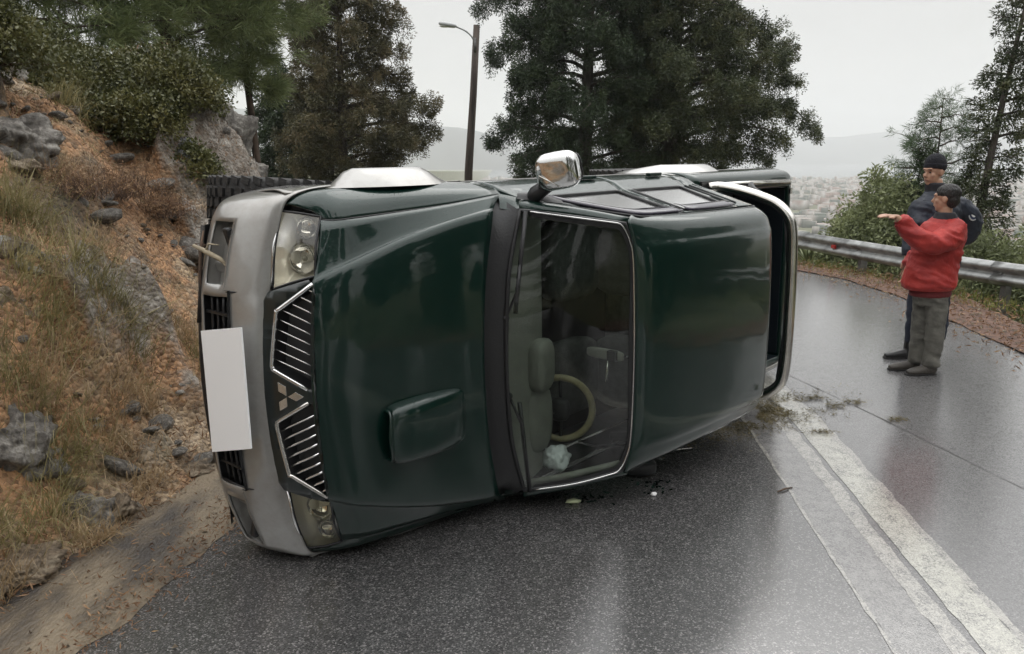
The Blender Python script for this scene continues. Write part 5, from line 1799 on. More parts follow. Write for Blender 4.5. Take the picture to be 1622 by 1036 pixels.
# ---------------------------------------------------------------- grasses
def blades(P, L_, W_, seed, lean=None, bend=0.8):
    """P (n,3) roots; curved blades of 3 segments"""
    g = np.random.default_rng(seed)
    n = len(P)
    a = g.random(n) * 2 * math.pi
    tilt = np.abs(g.normal(size=n)) * 0.45 + 0.12
    d = np.stack([np.cos(a) * np.sin(tilt), np.sin(a) * np.sin(tilt), np.cos(tilt)], -1)
    if lean is not None:
        d = d + lean
        d /= np.linalg.norm(d, axis=1, keepdims=True)
    side = np.cross(d, g.normal(size=(n, 3)))
    side /= np.linalg.norm(side, axis=1, keepdims=True) + 1e-9
    Ln = L_ * (0.5 + 0.8 * g.random((n, 1)))
    pts = []
    for k, t in enumerate((0, .35, .7, 1.0)):
        c = P + d * Ln * t - np.array([0, 0, 1]) * Ln * bend * t * t * g.random((n, 1)) * 0.9
        w_ = W_ * (1 - t) + 0.0004
        pts += [c - side * w_, c + side * w_]
    v = np.stack(pts, 1)
    f = np.array([[0, 1, 3, 2], [2, 3, 5, 4], [4, 5, 7, 6]])
    return v.reshape(-1, 3), (f[None] + 8 * np.arange(n)[:, None, None]).reshape(-1, 4)

M_STRAW = leafmat('straw_grass', [(0.20, 0.135, 0.07), (0.40, 0.29, 0.165), (0.60, 0.47, 0.30)], rough=.6, trans=.3, scale=2.5)
M_GRASS = leafmat('green_grass', [(0.11, 0.10, 0.04), (0.25, 0.22, 0.095), (0.44, 0.37, 0.19)], rough=.5, trans=.3, scale=2.5)
M_RUST = leafmat('rusty_litter', [(0.09, 0.048, 0.026), (0.23, 0.125, 0.065), (0.38, 0.25, 0.13)], rough=.7, trans=.1, scale=3)
def onhill(x, y):
    return np.stack([x, y, hill_h(x, y)], -1)
tufts_g = [(-2.67, 4.97, .22, 1), (-2.54, 5.07, .2, 1), (-2.72, 4.62, .2, 1), (-2.36, 4.45, .14, 0), (-2.43, 3.95, .16, 1), (-2.48, 4.22, .18, 1), (-2.37, 4.92, .14, 0), (-2.14, 5.46, .14, 0), (-2.24, 5.64, .16, 1), (-1.98, 3.72, .11, 0), (-2.32, 3.70, .15, 1), (-2.11, 4.26, .12, 0), (-2.73, 4.09, .2, 1), (-3.12, 5.26, .2, 1), (-3.2, 5.06, .22, 1), (-2.4, 5.75, .15, 0), (-2.49, 4.78, .2, 0), (-2.18, 3.68, .12, 0), (-2.39, 3.46, .15, 1), (-3.3, 6.0, .15, 0), (-3.9, 7.2, .2, 1), (-2.85, 5.4, .16, 0), (-2.62, 4.3, .16, 0), (-2.9, 4.7, .2, 1), (-2.3, 3.2, .15, 0)]
g = np.random.default_rng(5)
VG, VS = [], []
for i, (x, y, r_, c_) in enumerate(tufts_g):
    n = int(170 * r_ / .15)
    px_, py_ = x + g.normal(size=n) * r_ * .42, y + g.normal(size=n) * r_ * .5
    px_ = np.minimum(px_, xe(py_) - 0.03)
    b = blades(onhill(px_, py_) - (0, 0, .01), r_ * 2.0, .0022, 300 + i, lean=np.array([.25, -.1, 0]), bend=.9)
    (VG if c_ else VS).append(b)
n = 9000
y_ = 2.4 + 7.5 * g.random(n)
x_ = xe(y_) - 0.05 - 2.6 * g.random(n) ** 1.3
mask = (fbm(x_ * 1.6, y_ * 1.6, 3.0, 3) > .10)
VS.append(blades(onhill(x_[mask], y_[mask]), .11, .0016, 411, bend=1.1))
mask = fbm(x_ * 1.3 + 7, y_ * 1.3, 1.0, 3) > .10
VG.append(blades(onhill(x_[mask] + .03, y_[mask]), .09, .0018, 412, bend=.8))
put('straw_grass', mesh('straw_grass', *npjoin(VS)), M_STRAW, kind='stuff', label='dry straw coloured grass over the stony slope', category='grass')
put('green_grass', mesh('green_grass', *npjoin(VG)), M_GRASS, kind='stuff', label='greenish long grass tufts hanging down the slope', category='grass')
n = 26000
y_ = 2.3 + 8 * g.random(n)
x_ = xe(y_) - 0.0 - 3.0 * g.random(n) ** 1.2 + .02
x2_, y2_ = x_, y_
pp = onhill(x_, y_)
pp[:, 2] = np.maximum(pp[:, 2], .02) + .004
v, f = leaves(pp, np.full((n, 3), .02), 1, .045, 431, aspect=.16)
put('leaf_litter', mesh('leaf_litter', v, f, False), M_RUST, kind='stuff', label='rust brown needles and leaf litter on the slope', category='leaf litter')
n = 5000
y_ = 1.6 + 6.5 * g.random(n)
x_ = xe(y_) + .50 + g.normal(size=n) * .10 + .05 * fbm(y_ * 5, 1.0)
x_[:1400] = xe(y_[:1400]) + .55 * g.random(1400)
v, f = leaves(np.stack([x_, y_, np.full(n, .022)], -1), np.full((n, 3), .008), 1, .030, 433, aspect=.2)
v[:, 2] = np.clip(v[:, 2], .010, .045)
put('gutter_litter', mesh('gutter_litter', v, f, False), M_RUST, kind='stuff', label='brown needles washed along the edge of the sand strip', category='leaf litter')
# verge grass beyond the rail
n = 16000
s_ = g.random(n) * RD[-1] * .8
VX, VY = np.interp(s_, RD, RQ[:, 0]), np.interp(s_, RD, RQ[:, 1])
o_ = -.75 + 2.8 * g.random(n) ** 1.3
px_, py_ = VX + o_ * .95, VY + o_ * .35
pz_ = np.maximum(ground_z(px_, py_), np.where(o_ < .2, -.04, -9))
v, f = blades(np.stack([px_, py_, pz_], -1), .16, .006, 441, bend=.5)
put('verge_grass', mesh('verge_grass', v, f), leafmat('verge_grass_green', [(0.09, 0.10, 0.03), (0.20, 0.21, 0.05), (0.34, 0.33, 0.10)], trans=.3), kind='stuff', label='yellow green grass growing beyond the guard rail', category='grass')
# agave
ag = thing('agave', (6.05, 16.1, -.25), 'spiky grey green agave rosette behind the rail next to the truck', 'agave')
for k in range(18):
    a = k * 2.399
    el_ = .35 + .9 * (k / 18)
    d = np.array([math.cos(a) * math.cos(el_), math.sin(a) * math.cos(el_), math.sin(el_)])
    P = np.array([(0, 0, 0), d * .25, d * .5 + (0, 0, .02)])
    put('leaf', mesh('leaf', *tube(P, [.03, .035, .003], 6, ry=[.01, .012, .002])), M_BUSH, ag)

# dead brown heath
def heath(loc, r_, seed, label):
    g = np.random.default_rng(seed)
    n = 900
    d = g.normal(size=(n, 3))
    d[:, 2] = np.abs(d[:, 2]) * .9 + .15
    d /= np.linalg.norm(d, axis=1, keepdims=True)
    P = g.normal(size=(n, 3)) * np.array([r_, r_ * .8, .03]) * .5
    v1, f1 = blades(P, r_ * .8, .0018, seed + 1, lean=d * .8, bend=.6)
    o = thing('heath_bush', loc, label, 'dead bush')
    put('twigs', mesh('twigs', v1, f1), M_TWIG, o)
    v, f = leaves(P + d * r_ * (.3 + .6 * g.random((n, 1))), np.full((n, 3), .03), 5, .022, seed + 2, aspect=.2)
    put('dead_leaves', mesh('dead_leaves', v, f, False), M_RUST, o)
heath((-3.27, 5.87, 1.64), .30, 501, 'dead brown heath bush below the small stones, left one')
heath((-3.24, 6.50, 1.60), .34, 503, 'dead brown heath bush in the middle of the bare orange slope')
heath((-3.10, 6.95, 1.42), .26, 505, 'dead brown heath bush low on the slope beside the bluish slab')

# ================================================================ rocks
def rockmesh(seed, size, sub=3, cuts=13, rough=.10):
    g = np.random.default_rng(seed)
    bm = bmesh.new()
    bmesh.ops.create_icosphere(bm, subdivisions=sub, radius=1)
    P = np.array([v.co[:] for v in bm.verts])
    F = [tuple(v.index for v in f.verts) for f in bm.faces]
    bm.free()
    for k in range(cuts):
        n = g.normal(size=3)
        n /= np.linalg.norm(n)
        dd = .55 + .35 * g.random()
        ex = np.clip(P @ n - dd, 0, None)
        P = P - ex[:, None] * n
    s = np.array(size) / 2
    q = P * 2.3 + seed * 3.1
    P = P * (1 + rough * 2 * fbm(q[:, 0], q[:, 1], q[:, 2], 4))[:, None]
    P = P * (1 + .05 * np.abs(fbm(q[:, 0] * 3, q[:, 1] * 3, q[:, 2] * 3, 2)))[:, None]
    P = P * (1 + rough * .5 * (1 - 2.2 * np.abs(fbm(q[:, 0] * 1.6 + 9, q[:, 1] * 1.6, q[:, 2] * 1.6, 3))))[:, None]
    P = P * (1 + .05 * fbm(q[:, 0] * 5, q[:, 1] * 5, q[:, 2] * 5, 3))[:, None]
    return P * s, F

def rock(loc, size, seed, m, label=None, rot=0.0, tilt=0.0, sub=5, parent=None):
    v, f = rockmesh(seed, size, sub, 12, .26)
    c, s = math.cos(rot), math.sin(rot)
    ct_, st_ = math.cos(tilt), math.sin(tilt)
    v = v @ np.array([[ct_, 0, -st_], [0, 1, 0], [st_, 0, ct_]])
    v = v @ np.array([[c, s, 0], [-s, c, 0], [0, 0, 1]])
    me = mesh('rock', v, np.array(f), False)
    o = put('rock', me, m, parent)
    o.location = loc
    if label:
        o['label'] = label
        o['category'] = 'rock'
    return o
RG, RO, RB = M_ROCK_GREY, M_ROCK_OCHRE, M_ROCK_BLUE
for i, (loc, sz, m, lb, rt, tl) in enumerate([
    ((-3.66, 6.02, 2.02), (.44, .40, .30), RG, 'grey boulder at the left edge just below the top shrubs', .3, .2),
    ((-3.50, 5.66, 1.84), (.38, .34, .20), RO, 'flat tan block under the grey boulder at the left edge', .8, .3),
    ((-4.32, 7.80, 2.46), (.52, .45, .34), RG, 'dark grey rock poking out left of the oak shrubs', .2, .1),
    ((-4.45, 7.40, 2.62), (.24, .24, .20), RG, 'small pale grey rock high on the crest at the left', .2, .1),
    ((-3.13, 7.85, 1.80), (.42, .5, .85), RB, 'large bluish grey slab leaning against the slope above the wheel', .5, -.55),
    ((-3.22, 8.62, 2.02), (.95, .85, .92), RG, 'big grey outcrop crowning the slope beside the truck wheel', .2, .25),
    ((-3.58, 8.72, 2.32), (.85, .7, .62), RG, 'rounded back of the outcrop next to the shrub row', .1, .2),
    ((-2.96, 8.75, 1.55), (.62, .8, .72), RG, 'grey shoulder of the outcrop stepping down to the tyre', .6, .3),
    ((-2.80, 9.0, 1.30), (.5, .6, .62), RO, 'brown lower shoulder of the outcrop right above the tyre', .9, .3),
    ((-2.96, 4.89, 1.24), (.60, .38, .24), RG, 'long craggy grey ledge at the left edge, level with the headlight', 1.2, .25),
    ((-2.83, 5.12, 1.14), (.34, .3, .22), RG, 'knobbly grey rock at the right end of the craggy ledge', .4, .2),
    ((-2.88, 4.56, 1.08), (.30, .26, .17), RO, 'yellowish rock under the craggy ledge at the left edge', .9, .3),
    ((-2.64, 5.37, .86), (.20, .16, .12), RG, 'small dark stone alone on the orange earth', .2, .2),
    ((-2.33, 5.29, .34), (.52, .30, .20), RG, 'grey weathered ledge beside the white plate', .3, .1),
    ((-2.63, 3.95, .40), (.38, .34, .32), RG, 'dark grey boulder at the left edge above the pale stones', .5, .3),
    ((-2.18, 3.88, .06), (.22, .26, .20), RG, 'pale split rock at the foot of the slope beside the gutter', .4, .1),
    ((-2.06, 3.98, .08), (.13, .13, .13), RO, 'cream white stone resting on the split rock by the gutter', .4, .1),
    ((-2.30, 3.38, .05), (.42, .34, .20), RO, 'yellowish pale rock in the bottom left corner', .2, .1),
    ((-2.36, 3.16, .02), (.22, .26, .22), RO, 'pale broken stone lowest at the left edge', 1.0, .1),
    ((-1.93, 4.60, .03), (.28, .24, .17), RO, 'brown stone at the road edge under the bumper', .3, .0),
    ((-3.42, 7.75, 1.60), (.32, .26, .20), RO, 'tan stone between the shrub row and the bluish slab', .3, .2),
    ((-2.90, 7.15, .98), (.24, .22, .14), RG, 'grey stone half buried beside the bumper corner', .3, .2),
    ((-2.52, 4.39, .44), (.50, .25, .10), RG, 'thin flat grey slab lying in the grass above the gutter', 1.1, .2),
    ((-3.66, 7.40, 1.94), (.32, .25, .17), RO, 'angular tan stone on bare earth below the oak sprig', .6, .2)]):
    loc = (loc[0] - .05, loc[1], loc[2] - .05)
    k_ = 1.35 if i in (0, 1, 2, 3, 9, 10, 11, 12, 14, 15, 16, 18) else 1.0
    rock((loc[0], loc[1], loc[2] + .03), tuple(q * k_ for q in sz), 600 + i, m, lb, rt, tl)
g = np.random.default_rng(77)
protos = [mesh('rock_piece', *(lambda q: (q[0], np.array(q[1])))(rockmesh(700 + k, (1, 1, .65), 2)), smooth=False) for k in range(9)]
for k, p_ in enumerate(protos):
    p_.materials.append((RG, RO, RG)[k % 3])
cand = []
while len(cand) < 280:
    y = 2.3 + 7.6 * g.random()
    x = float(xe(y)) - .02 - 2.6 * g.random() ** 1.2
    if float(fbm(x * 1.5 + 3, y * 1.5, 0, 2)) > -.08 or g.random() < .15:
        cand.append((x, y))
for x, y in cand:
    s_ = .04 + .20 * g.random() ** 2.4
    o = bpy.data.objects.new('rock', protos[int(g.integers(9))])
    COL.objects.link(o)
    o.parent = hill
    o.location = (x, y, float(hill_h(x, y)) + s_ * .05)
    o.scale = (s_ * (1 + g.random()), s_ * (1 + g.random() * .6), s_ * (.6 + .6 * g.random()))
    o.rotation_euler = (g.random() - .5, g.random() * .8 - .6, g.random() * 6)
# gravel at the foot of the slope and grit over the road edge
n = 2600
y_ = 2.2 + 6.5 * g.random(n)
off_ = g.normal(size=n) * .22
x_ = xe(y_) - off_ + .12
z_ = np.where(x_ < xe(y_), hill_h(x_, y_), .012)
s_ = .004 + .016 * g.random(n) ** 3
t6 = np.array([(1, 0, 0), (-.6, .8, 0), (-.6, -.8, .1), (.1, 0, 1)])
V = np.stack([x_, y_, z_], -1)[:, None] + t6[None] * s_[:, None, None]
F = (np.array([[0, 1, 3], [1, 2, 3], [2, 0, 3]])[None] + 4 * np.arange(n)[:, None, None]).reshape(-1, 3)
put('gravel', mesh('gravel', V, F, False), RO, kind='stuff', label='loose grit and small gravel along the gutter', category='gravel')

# ================================================================ street lamp
lamp = thing('street_lamp', (-1.66, 30, -1.2), 'weathered wooden pole with a small street lamp on a short arm', 'street lamp')
M_POLE = mat('old_timber', (0.075, 0.058, 0.05), 0.85, cols=[(0.035, 0.027, 0.023), (0.11, 0.085, 0.07)], vscale=6, bump=0.5, bscale=30, stretch=(1, 1, .1))
put('pole', mesh('pole', *tube([(-.02, 0, -.5), (.05, 0, 2.5), (.25, 0, 5.2), (.40, 0, 7.65)], [.16, .15, .13, .115], 14)), M_POLE, lamp)
put('arm', mesh('arm', *tube(crom([(.34, -.1, 6.6), (.30, -.12, 7.1), (.05, -.15, 7.40), (-.35, -.2, 7.58)], 6), .028, 8)), M_GALV, lamp)
put('lamp_head', mesh('lamp_head', *ell((-.62, -.2, 7.63), (.34, .13, .085), 18, 10, .8, .8, [(.97, 0, -.16), (0, 1, 0), (.16, 0, .97)])), mat('lamp_shell', (.42, .43, .43), .5, .3), lamp)
put('lamp_glass', mesh('lamp_glass', *ell((-.70, -.2, 7.585), (.22, .10, .05), 16, 8)), mat('milky_glass', (.6, .6, .56), .3), lamp)
put('bracket', mesh('bracket', *box((.34, -.12, 6.95), (.10, .08, .5))), M_POSTMAT, lamp)

# ================================================================ people
def fuse(parts, voxel, name, m, parent, noise=0.0, nscale=9, smooth_it=4, fold=None):
    V, F = join(*parts)
    me = mesh('tmp', V, [tuple(q) for q in F])
    o = bpy.data.objects.new('tmp', me)
    COL.objects.link(o)
    rm = o.modifiers.new('r', 'REMESH')
    rm.mode = 'VOXEL'
    rm.voxel_size = voxel
    sm = o.modifiers.new('s', 'SMOOTH')
    sm.iterations = smooth_it
    sm.factor = 0.5
    dg = bpy.context.evaluated_depsgraph_get()
    ev = o.evaluated_get(dg)
    nm = bpy.data.meshes.new_from_object(ev)
    bpy.data.objects.remove(o)
    n = len(nm.vertices)
    co = np.empty(n * 3, np.float32)
    nm.vertices.foreach_get('co', co)
    co = co.reshape(-1, 3).astype(float)
    if noise:
        no = np.empty(n * 3, np.float32)
        nm.vertices.foreach_get('normal', no)
        no = no.reshape(-1, 3)
        dg_ = co[:, 2] + .35 * co[:, 0]
        a = .7 * fbm(co[:, 0] * nscale * .5, co[:, 1] * nscale * .5, dg_ * nscale * .9, 2)
        rd_ = 1 - 2.4 * np.abs(fbm(co[:, 0] * nscale * .55 + 20, co[:, 1] * nscale * .55, dg_ * nscale * 1.5, 2))
        a = a + .55 * np.clip(rd_, -.4, 1) + .12 * fbm(co[:, 0] * 40, co[:, 1] * 40, co[:, 2] * 40, 2)
        co = co + no * (a * noise)[:, None]
        nm.vertices.foreach_set('co', co.astype(np.float32).ravel())
    nm.polygons.foreach_set('use_smooth', np.ones(len(nm.polygons), bool))
    nm.update()
    nm.name = name
    return put(name, nm, m, parent)

M_SKIN = mat('skin', (0.42, 0.24, 0.16), 0.5, vary=.12, vscale=12, bump=.1, bscale=60)
M_HAIR = mat('black_hair', (0.012, 0.010, 0.009), 0.5, bump=.8, bscale=70, stretch=(1, 1, .3))
M_RED = mat('red_cloth', (0.34, 0.022, 0.018), 0.62, cols=[(0.25, 0.013, 0.012), (0.40, 0.030, 0.022)], vscale=7, bump=.35, bscale=34)
M_DRED = mat('dark_red_cloth', (0.13, 0.012, 0.014), 0.8, bump=.3, bscale=40)
M_GREYT = mat('grey_trousers', (0.105, 0.10, 0.085), 0.85, vary=.3, vscale=9, bump=.4, bscale=34)
M_NAVYC = mat('navy_cloth', (0.016, 0.021, 0.034), 0.6, vary=.3, vscale=7, bump=.3, bscale=34)
M_NAVYT = mat('navy_trousers', (0.012, 0.017, 0.032), 0.8, vary=.3, vscale=8, bump=.3, bscale=34)
M_KNIT = mat('black_knit', (0.010, 0.011, 0.016), 0.95, bump=.8, bscale=90, stretch=(1, 1, 3))
M_BOOT = mat('black_leather', (0.012, 0.012, 0.012), 0.35, bump=.2, bscale=40)
M_SHOE = mat('worn_brown_leather', (0.055, 0.048, 0.04), 0.55, bump=.3, bscale=40, vary=.3)
M_COLLAR = mat('black_collar', (0.014, 0.014, 0.018), .8)
M_PATCH = mat('patch_navy', (0.02, 0.03, 0.07), .6)
M_PATCHW = mat('patch_pale', (0.5, 0.5, 0.48), .6)

def limb(pts, rx, ry=None, n=14):
    return tube(crom(pts, 4), crom(np.stack([rx, rx, rx], -1), 4)[:, 0], n, ry=None if ry is None else crom(np.stack([ry, ry, ry], -1), 4)[:, 0])

def rings(levels, n=20):
    """levels: (cx, cy, z, rx, ry, yaw)"""
    L_ = crom(np.array(levels, float), 4)
    V = []
    for cx, cy, z, rx, ry, yw in L_:
        for k in range(n):
            a = 2 * math.pi * k / n
            x, y = rx * math.cos(a), ry * math.sin(a)
            V.append((cx + x * math.cos(yw) - y * math.sin(yw), cy + x * math.sin(yw) + y * math.cos(yw), z))
    m = len(L_)
    return np.array(V), gridfaces(m, n, cc=True) + [tuple(reversed(range(n))), tuple(range((m - 1) * n, m * n))]

def hand(wrist, d, up, side, s=1.0, curl=.3):
    """palm and five separate fingers; d along the fingers, up = back of the hand, side = thumb side"""
    w_, d, up, side = [np.array(q, float) for q in (wrist, d, up, side)]
    s = s * 1.08
    o = [tube([w_ - d * .03, w_ + d * .02, w_ + d * .085], [.024 * s, .036 * s, .040 * s], 10, ry=[.02 * s, .016 * s, .014 * s])]
    for k, (ofs, ln) in enumerate(((.030, .072), (.010, .080), (-.011, .074), (-.030, .058))):
        b = w_ + d * .080 + side * ofs
        c1, c2 = curl * (1 + .15 * k), curl * 2 * (1 + .1 * k)
        d1 = d * math.cos(c1) - up * math.sin(c1)
        d2 = d * math.cos(c2) - up * math.sin(c2)
        p1 = b + d1 * ln * .5 * s
        o.append(tube([b - d * .02, b, p1, p1 + d2 * ln * .5 * s], [.0095 * s, .0095 * s, .0085 * s, .0065 * s], 7))
    tb = w_ + d * .02 + side * .028
    o.append(tube([tb, tb + (d * .6 + side * .7) * .04, tb + (d * .9 + side * .45) * .075], [.013 * s, .011 * s, .008 * s], 7))
    return o

def headparts(c, yaw, s=1.0, pitch=0.0):
    """skull, jaw, nose, brow, lips, ears; local x = forward"""
    f = np.array([math.cos(yaw) * math.cos(pitch), math.sin(yaw) * math.cos(pitch), math.sin(pitch)])
    l = np.array([-math.sin(yaw), math.cos(yaw), 0])
    u = np.cross(f, l)
    ax = [f, l, u]
    P = lambda a, b, c_: np.array(c) + f * a * s + l * b * s + u * c_ * s
    o = [ell(P(-.012, 0, .035), (.098 * s, .076 * s, .092 * s), 22, 16, ax=ax),
         ell(P(.020, 0, -.035), (.070 * s, .060 * s, .085 * s), 18, 14, ax=ax),
         ell(P(.052, 0, -.088), (.028 * s, .030 * s, .024 * s), 12, 10, ax=ax),
         tube([P(.080, 0, .025), P(.094, 0, .0), P(.108, 0, -.022), P(.092, 0, -.032)], [.009 * s, .011 * s, .015 * s, .012 * s], 8),
         tube([P(.076, .045, .038), P(.089, .018, .036), P(.089, -.018, .036), P(.076, -.045, .038)], .010 * s, 8),
         tube([P(.078, .024, -.058), P(.092, 0, -.056), P(.078, -.024, -.058)], .0075 * s, 8)]
    for sg in (-1, 1):
        o.append(ell(P(.058, .040 * sg, -.018), (.022 * s, .020 * s, .022 * s), 10, 8, ax=ax))
        o.append(ell(P(-.008, .078 * sg, -.002), (.020 * s, .008 * s, .032 * s), 12, 8, ax=ax))
    return o, P, ax

def shoe(heel, d, ln, wd, m, parent, nm='shoe', h_=.07):
    d = np.array([d[0], d[1], 0.0]); d /= np.linalg.norm(d)
    hl = np.array(heel)
    pr = [hl + d * t * ln + np.array([0, 0, z]) for t, z in ((0.0, .045), (.25, .05), (.55, .042), (.8, .034), (1.0, .026))]
    o = fuse([tube(pr, [wd * .75, wd * .85, wd * .95, wd, wd * .5], 12, ry=[.045, .05, .042, .034, .022]), tube([hl + d * .06 + (0, 0, .04), hl + d * .055 + (0, 0, h_ + .06)], [.048, .050], 12)], .008, nm, m, parent, smooth_it=2)
    so = tube([hl + d * t * ln + np.array([0, 0, .009]) for t in (-.02, .25, .55, .82, 1.02)], [wd * .8, wd * .9, wd, wd * 1.03, wd * .55], 12, ry=.009)
    put('sole', mesh('sole', *so), M_RUBBER, o)
    return o

# ---- man in red, three quarter back view, left arm pointing left
pr_ = thing('person', (3.74, 6.95, 0), 'man in a red jacket and grey trousers, seen from behind, pointing to the left', 'person')
O = np.array([3.82, 6.95, 0])
pr_.scale = (.955, .955, .955)
def rel(parts, o=O):
    return [(np.asarray(v) - o, f) for v, f in parts]
yaw = R(140)       # faces left and a little away
hp, HPt, hax = headparts((3.86, 7.0, 1.625), yaw, 1.02)
body = hp + [limb([(3.87, 7.0, 1.36), (3.87, 7.0, 1.46), (3.865, 7.0, 1.55)], np.array([.075, .062, .058])),
    rings([(3.82, 7.0, .78, .16, .13, .2), (3.83, 7.0, .95, .17, .13, .2), (3.84, 7.0, 1.15, .18, .13, .2), (3.86, 7.0, 1.35, .19, .12, .2), (3.87, 7.0, 1.45, .08, .07, .2)]),
    limb([(3.88, 6.84, 1.36), (3.74, 6.80, 1.25), (3.60, 6.79, 1.26), (3.46, 6.82, 1.38), (3.34, 6.83, 1.475)], np.array([.06, .05, .045, .038, .030])),
    limb([(3.86, 7.17, 1.36), (3.78, 7.24, 1.12), (3.68, 7.2, .95)], np.array([.06, .045, .032])),
    limb([(3.83, 6.94, .80), (3.845, 6.91, .48), (3.84, 6.89, .25)], np.array([.09, .06, .042])),
    limb([(3.80, 7.02, .80), (3.785, 7.04, .48), (3.77, 7.02, .25)], np.array([.09, .06, .042]))]
body += hand((3.33, 6.83, 1.48), (-.96, 0, .10), (0, .25, -.97), (0, -.97, -.25), 1.0, -.15)
body += hand((3.68, 7.2, .95), (-.2, 0, -.97), (.9, .1, -.2), (-.1, .9, 0), .95, .4)
fuse(rel(body), .0075, 'body', M_SKIN, pr_, smooth_it=1)
# hair
hair = [ell(HPt(-.020, 0, .052), (.104, .084, .088), 22, 14, ax=hax), ell(HPt(-.055, 0, -.005), (.062, .074, .072), 18, 12, ax=hax)]
fuse(rel(hair), .009, 'hair', M_HAIR, pr_, noise=.006, nscale=30, smooth_it=1)
jk = [rings([(3.785, 6.985, .825, .235, .180, .12), (3.79, 6.985, .86, .243, .186, .12), (3.80, 6.99, .95, .235, .17, .12), (3.82, 7.0, 1.08, .225, .165, .15), (3.845, 7.0, 1.22, .225, .16, .15), (3.865, 7.0, 1.34, .215, .15, .15), (3.87, 7.0, 1.42, .15, .115, .15), (3.87, 7.0, 1.47, .085, .08, .15)]),
      limb([(3.93, 6.90, 1.37), (3.84, 6.84, 1.30), (3.73, 6.79, 1.245), (3.61, 6.78, 1.25), (3.50, 6.81, 1.33), (3.385, 6.83, 1.44)], np.array([.108, .108, .094, .086, .076, .060])),
      limb([(3.90, 7.12, 1.36), (3.84, 7.22, 1.18), (3.76, 7.23, 1.05), (3.69, 7.21, .98)], np.array([.10, .09, .075, .06]))]
jacket = fuse(rel(jk), .011, 'jacket', M_RED, pr_, noise=.032, nscale=9, smooth_it=3)
put('jacket_hem', mesh('jacket_hem', *rel([rings([(3.785, 6.985, .795, .215, .165, .12), (3.785, 6.985, .815, .236, .181, .12), (3.785, 6.985, .835, .236, .181, .12), (3.785, 6.985, .85, .225, .175, .12)])])[0]), M_RED, jacket)
put('undershirt', mesh('undershirt', *rel([rings([(3.80, 6.98, .735, .180, .140, .12), (3.80, 6.98, .76, .192, .150, .12), (3.80, 6.98, .85, .185, .14, .12)])])[0]), M_DRED, pr_)
fuse(rel([rings([(3.872, 7.0, 1.43, .115, .10, .15), (3.872, 7.0, 1.47, .100, .09, .15), (3.87, 7.0, 1.505, .085, .078, .15)])]), .010, 'collar', M_COLLAR, pr_, noise=.004, nscale=14)
cf = limb([(3.405, 6.828, 1.435), (3.375, 6.83, 1.46)], np.array([.060, .056]))
put('cuff', mesh('cuff', *rel([cf])[0]), M_RED, jacket)
tr_ = [rings([(3.81, 6.98, .66, .140, .115, .12), (3.81, 6.98, .76, .165, .13, .12), (3.81, 6.98, .86, .16, .12, .12)]),
       limb([(3.84, 6.945, .72), (3.85, 6.93, .60), (3.85, 6.91, .42), (3.845, 6.90, .25), (3.835, 6.89, .085)], np.array([.098, .092, .080, .076, .074])),
       limb([(3.80, 7.03, .72), (3.79, 7.04, .60), (3.785, 7.04, .42), (3.775, 7.03, .25), (3.77, 7.02, .085)], np.array([.098, .092, .080, .074, .072]))]
fuse(rel(tr_), .010, 'trousers', M_GREYT, pr_, noise=.020, nscale=11, smooth_it=2)
shoe(np.array((3.88, 6.89, 0)) - O, (-1, -.12), .28, .05, M_SHOE, pr_)
shoe(np.array((3.80, 7.03, 0)) - O, (-1, .05), .28, .05, M_SHOE, pr_)

# ---- officer in navy, facing left towards the camera, hand on hip
O2 = np.array([4.08, 7.5, 0])
pc2 = thing('person', (3.99, 7.5, 0), 'man in black knit hat and navy jacket, hand on hip, behind the man in red', 'person')
rl2 = lambda p_: rel(p_, O2)
yaw2 = R(202)
hp, HP2, hax2 = headparts((4.00, 7.5, 1.765), yaw2, 1.02, -.05)
body = hp + [limb([(4.06, 7.5, 1.50), (4.045, 7.5, 1.60), (4.02, 7.5, 1.70)], np.array([.08, .066, .060])),
    rings([(4.10, 7.5, .92, .17, .13, .3), (4.08, 7.5, 1.15, .18, .13, .3), (4.07, 7.5, 1.42, .20, .13, .3), (4.06, 7.5, 1.56, .09, .08, .3)]),
    limb([(3.87, 7.42, 1.46), (3.82, 7.38, 1.20), (3.76, 7.34, .99)], np.array([.06, .046, .032])),
    limb([(4.28, 7.56, 1.46), (4.46, 7.62, 1.26), (4.30, 7.66, 1.08)], np.array([.06, .046, .034])),
    limb([(4.00, 7.46, .95), (3.965, 7.45, .52), (3.965, 7.465, .32)], np.array([.10, .065, .045])),
    limb([(4.18, 7.54, .95), (4.22, 7.56, .52), (4.24, 7.57, .32)], np.array([.10, .065, .045]))]
body += hand((3.755, 7.335, .98), (-.05, -.1, -.99), (.3, -.9, .1), (-.9, -.3, .0), 1.05, .35)
body += hand((4.30, 7.66, 1.08), (-.9, .1, -.3), (.3, .9, .1), (.2, 0, -.9), 1.0, .3)
fuse(rl2(body), .0075, 'body', M_SKIN, pc2, smooth_it=1)
for sg in (-1, 1):
    put('eye', mesh('eye', *rl2([ell(HP2(.080, .031 * sg, .010), (.009, .011, .0055), 10, 8, ax=hax2)])[0]), M_HAIR, pc2)
    put('eyebrow', mesh('eyebrow', *rl2([tube([HP2(.082, .050 * sg, .033), HP2(.094, .030 * sg, .038), HP2(.094, .012 * sg, .032)], .0032, 6)])[0]), M_HAIR, pc2)
put('mouth', mesh('mouth', *rl2([tube([HP2(.086, .020, -.058), HP2(.0965, 0, -.057), HP2(.086, -.020, -.058)], .003, 5)])[0]), mat('lips', (.2, .08, .06), .5), pc2)
hat = [ell(HP2(-.014, 0, .080), (.104, .086, .098), 22, 14, ax=hax2), ell(HP2(-.026, 0, .048), (.096, .086, .06), 20, 12, ax=hax2)]
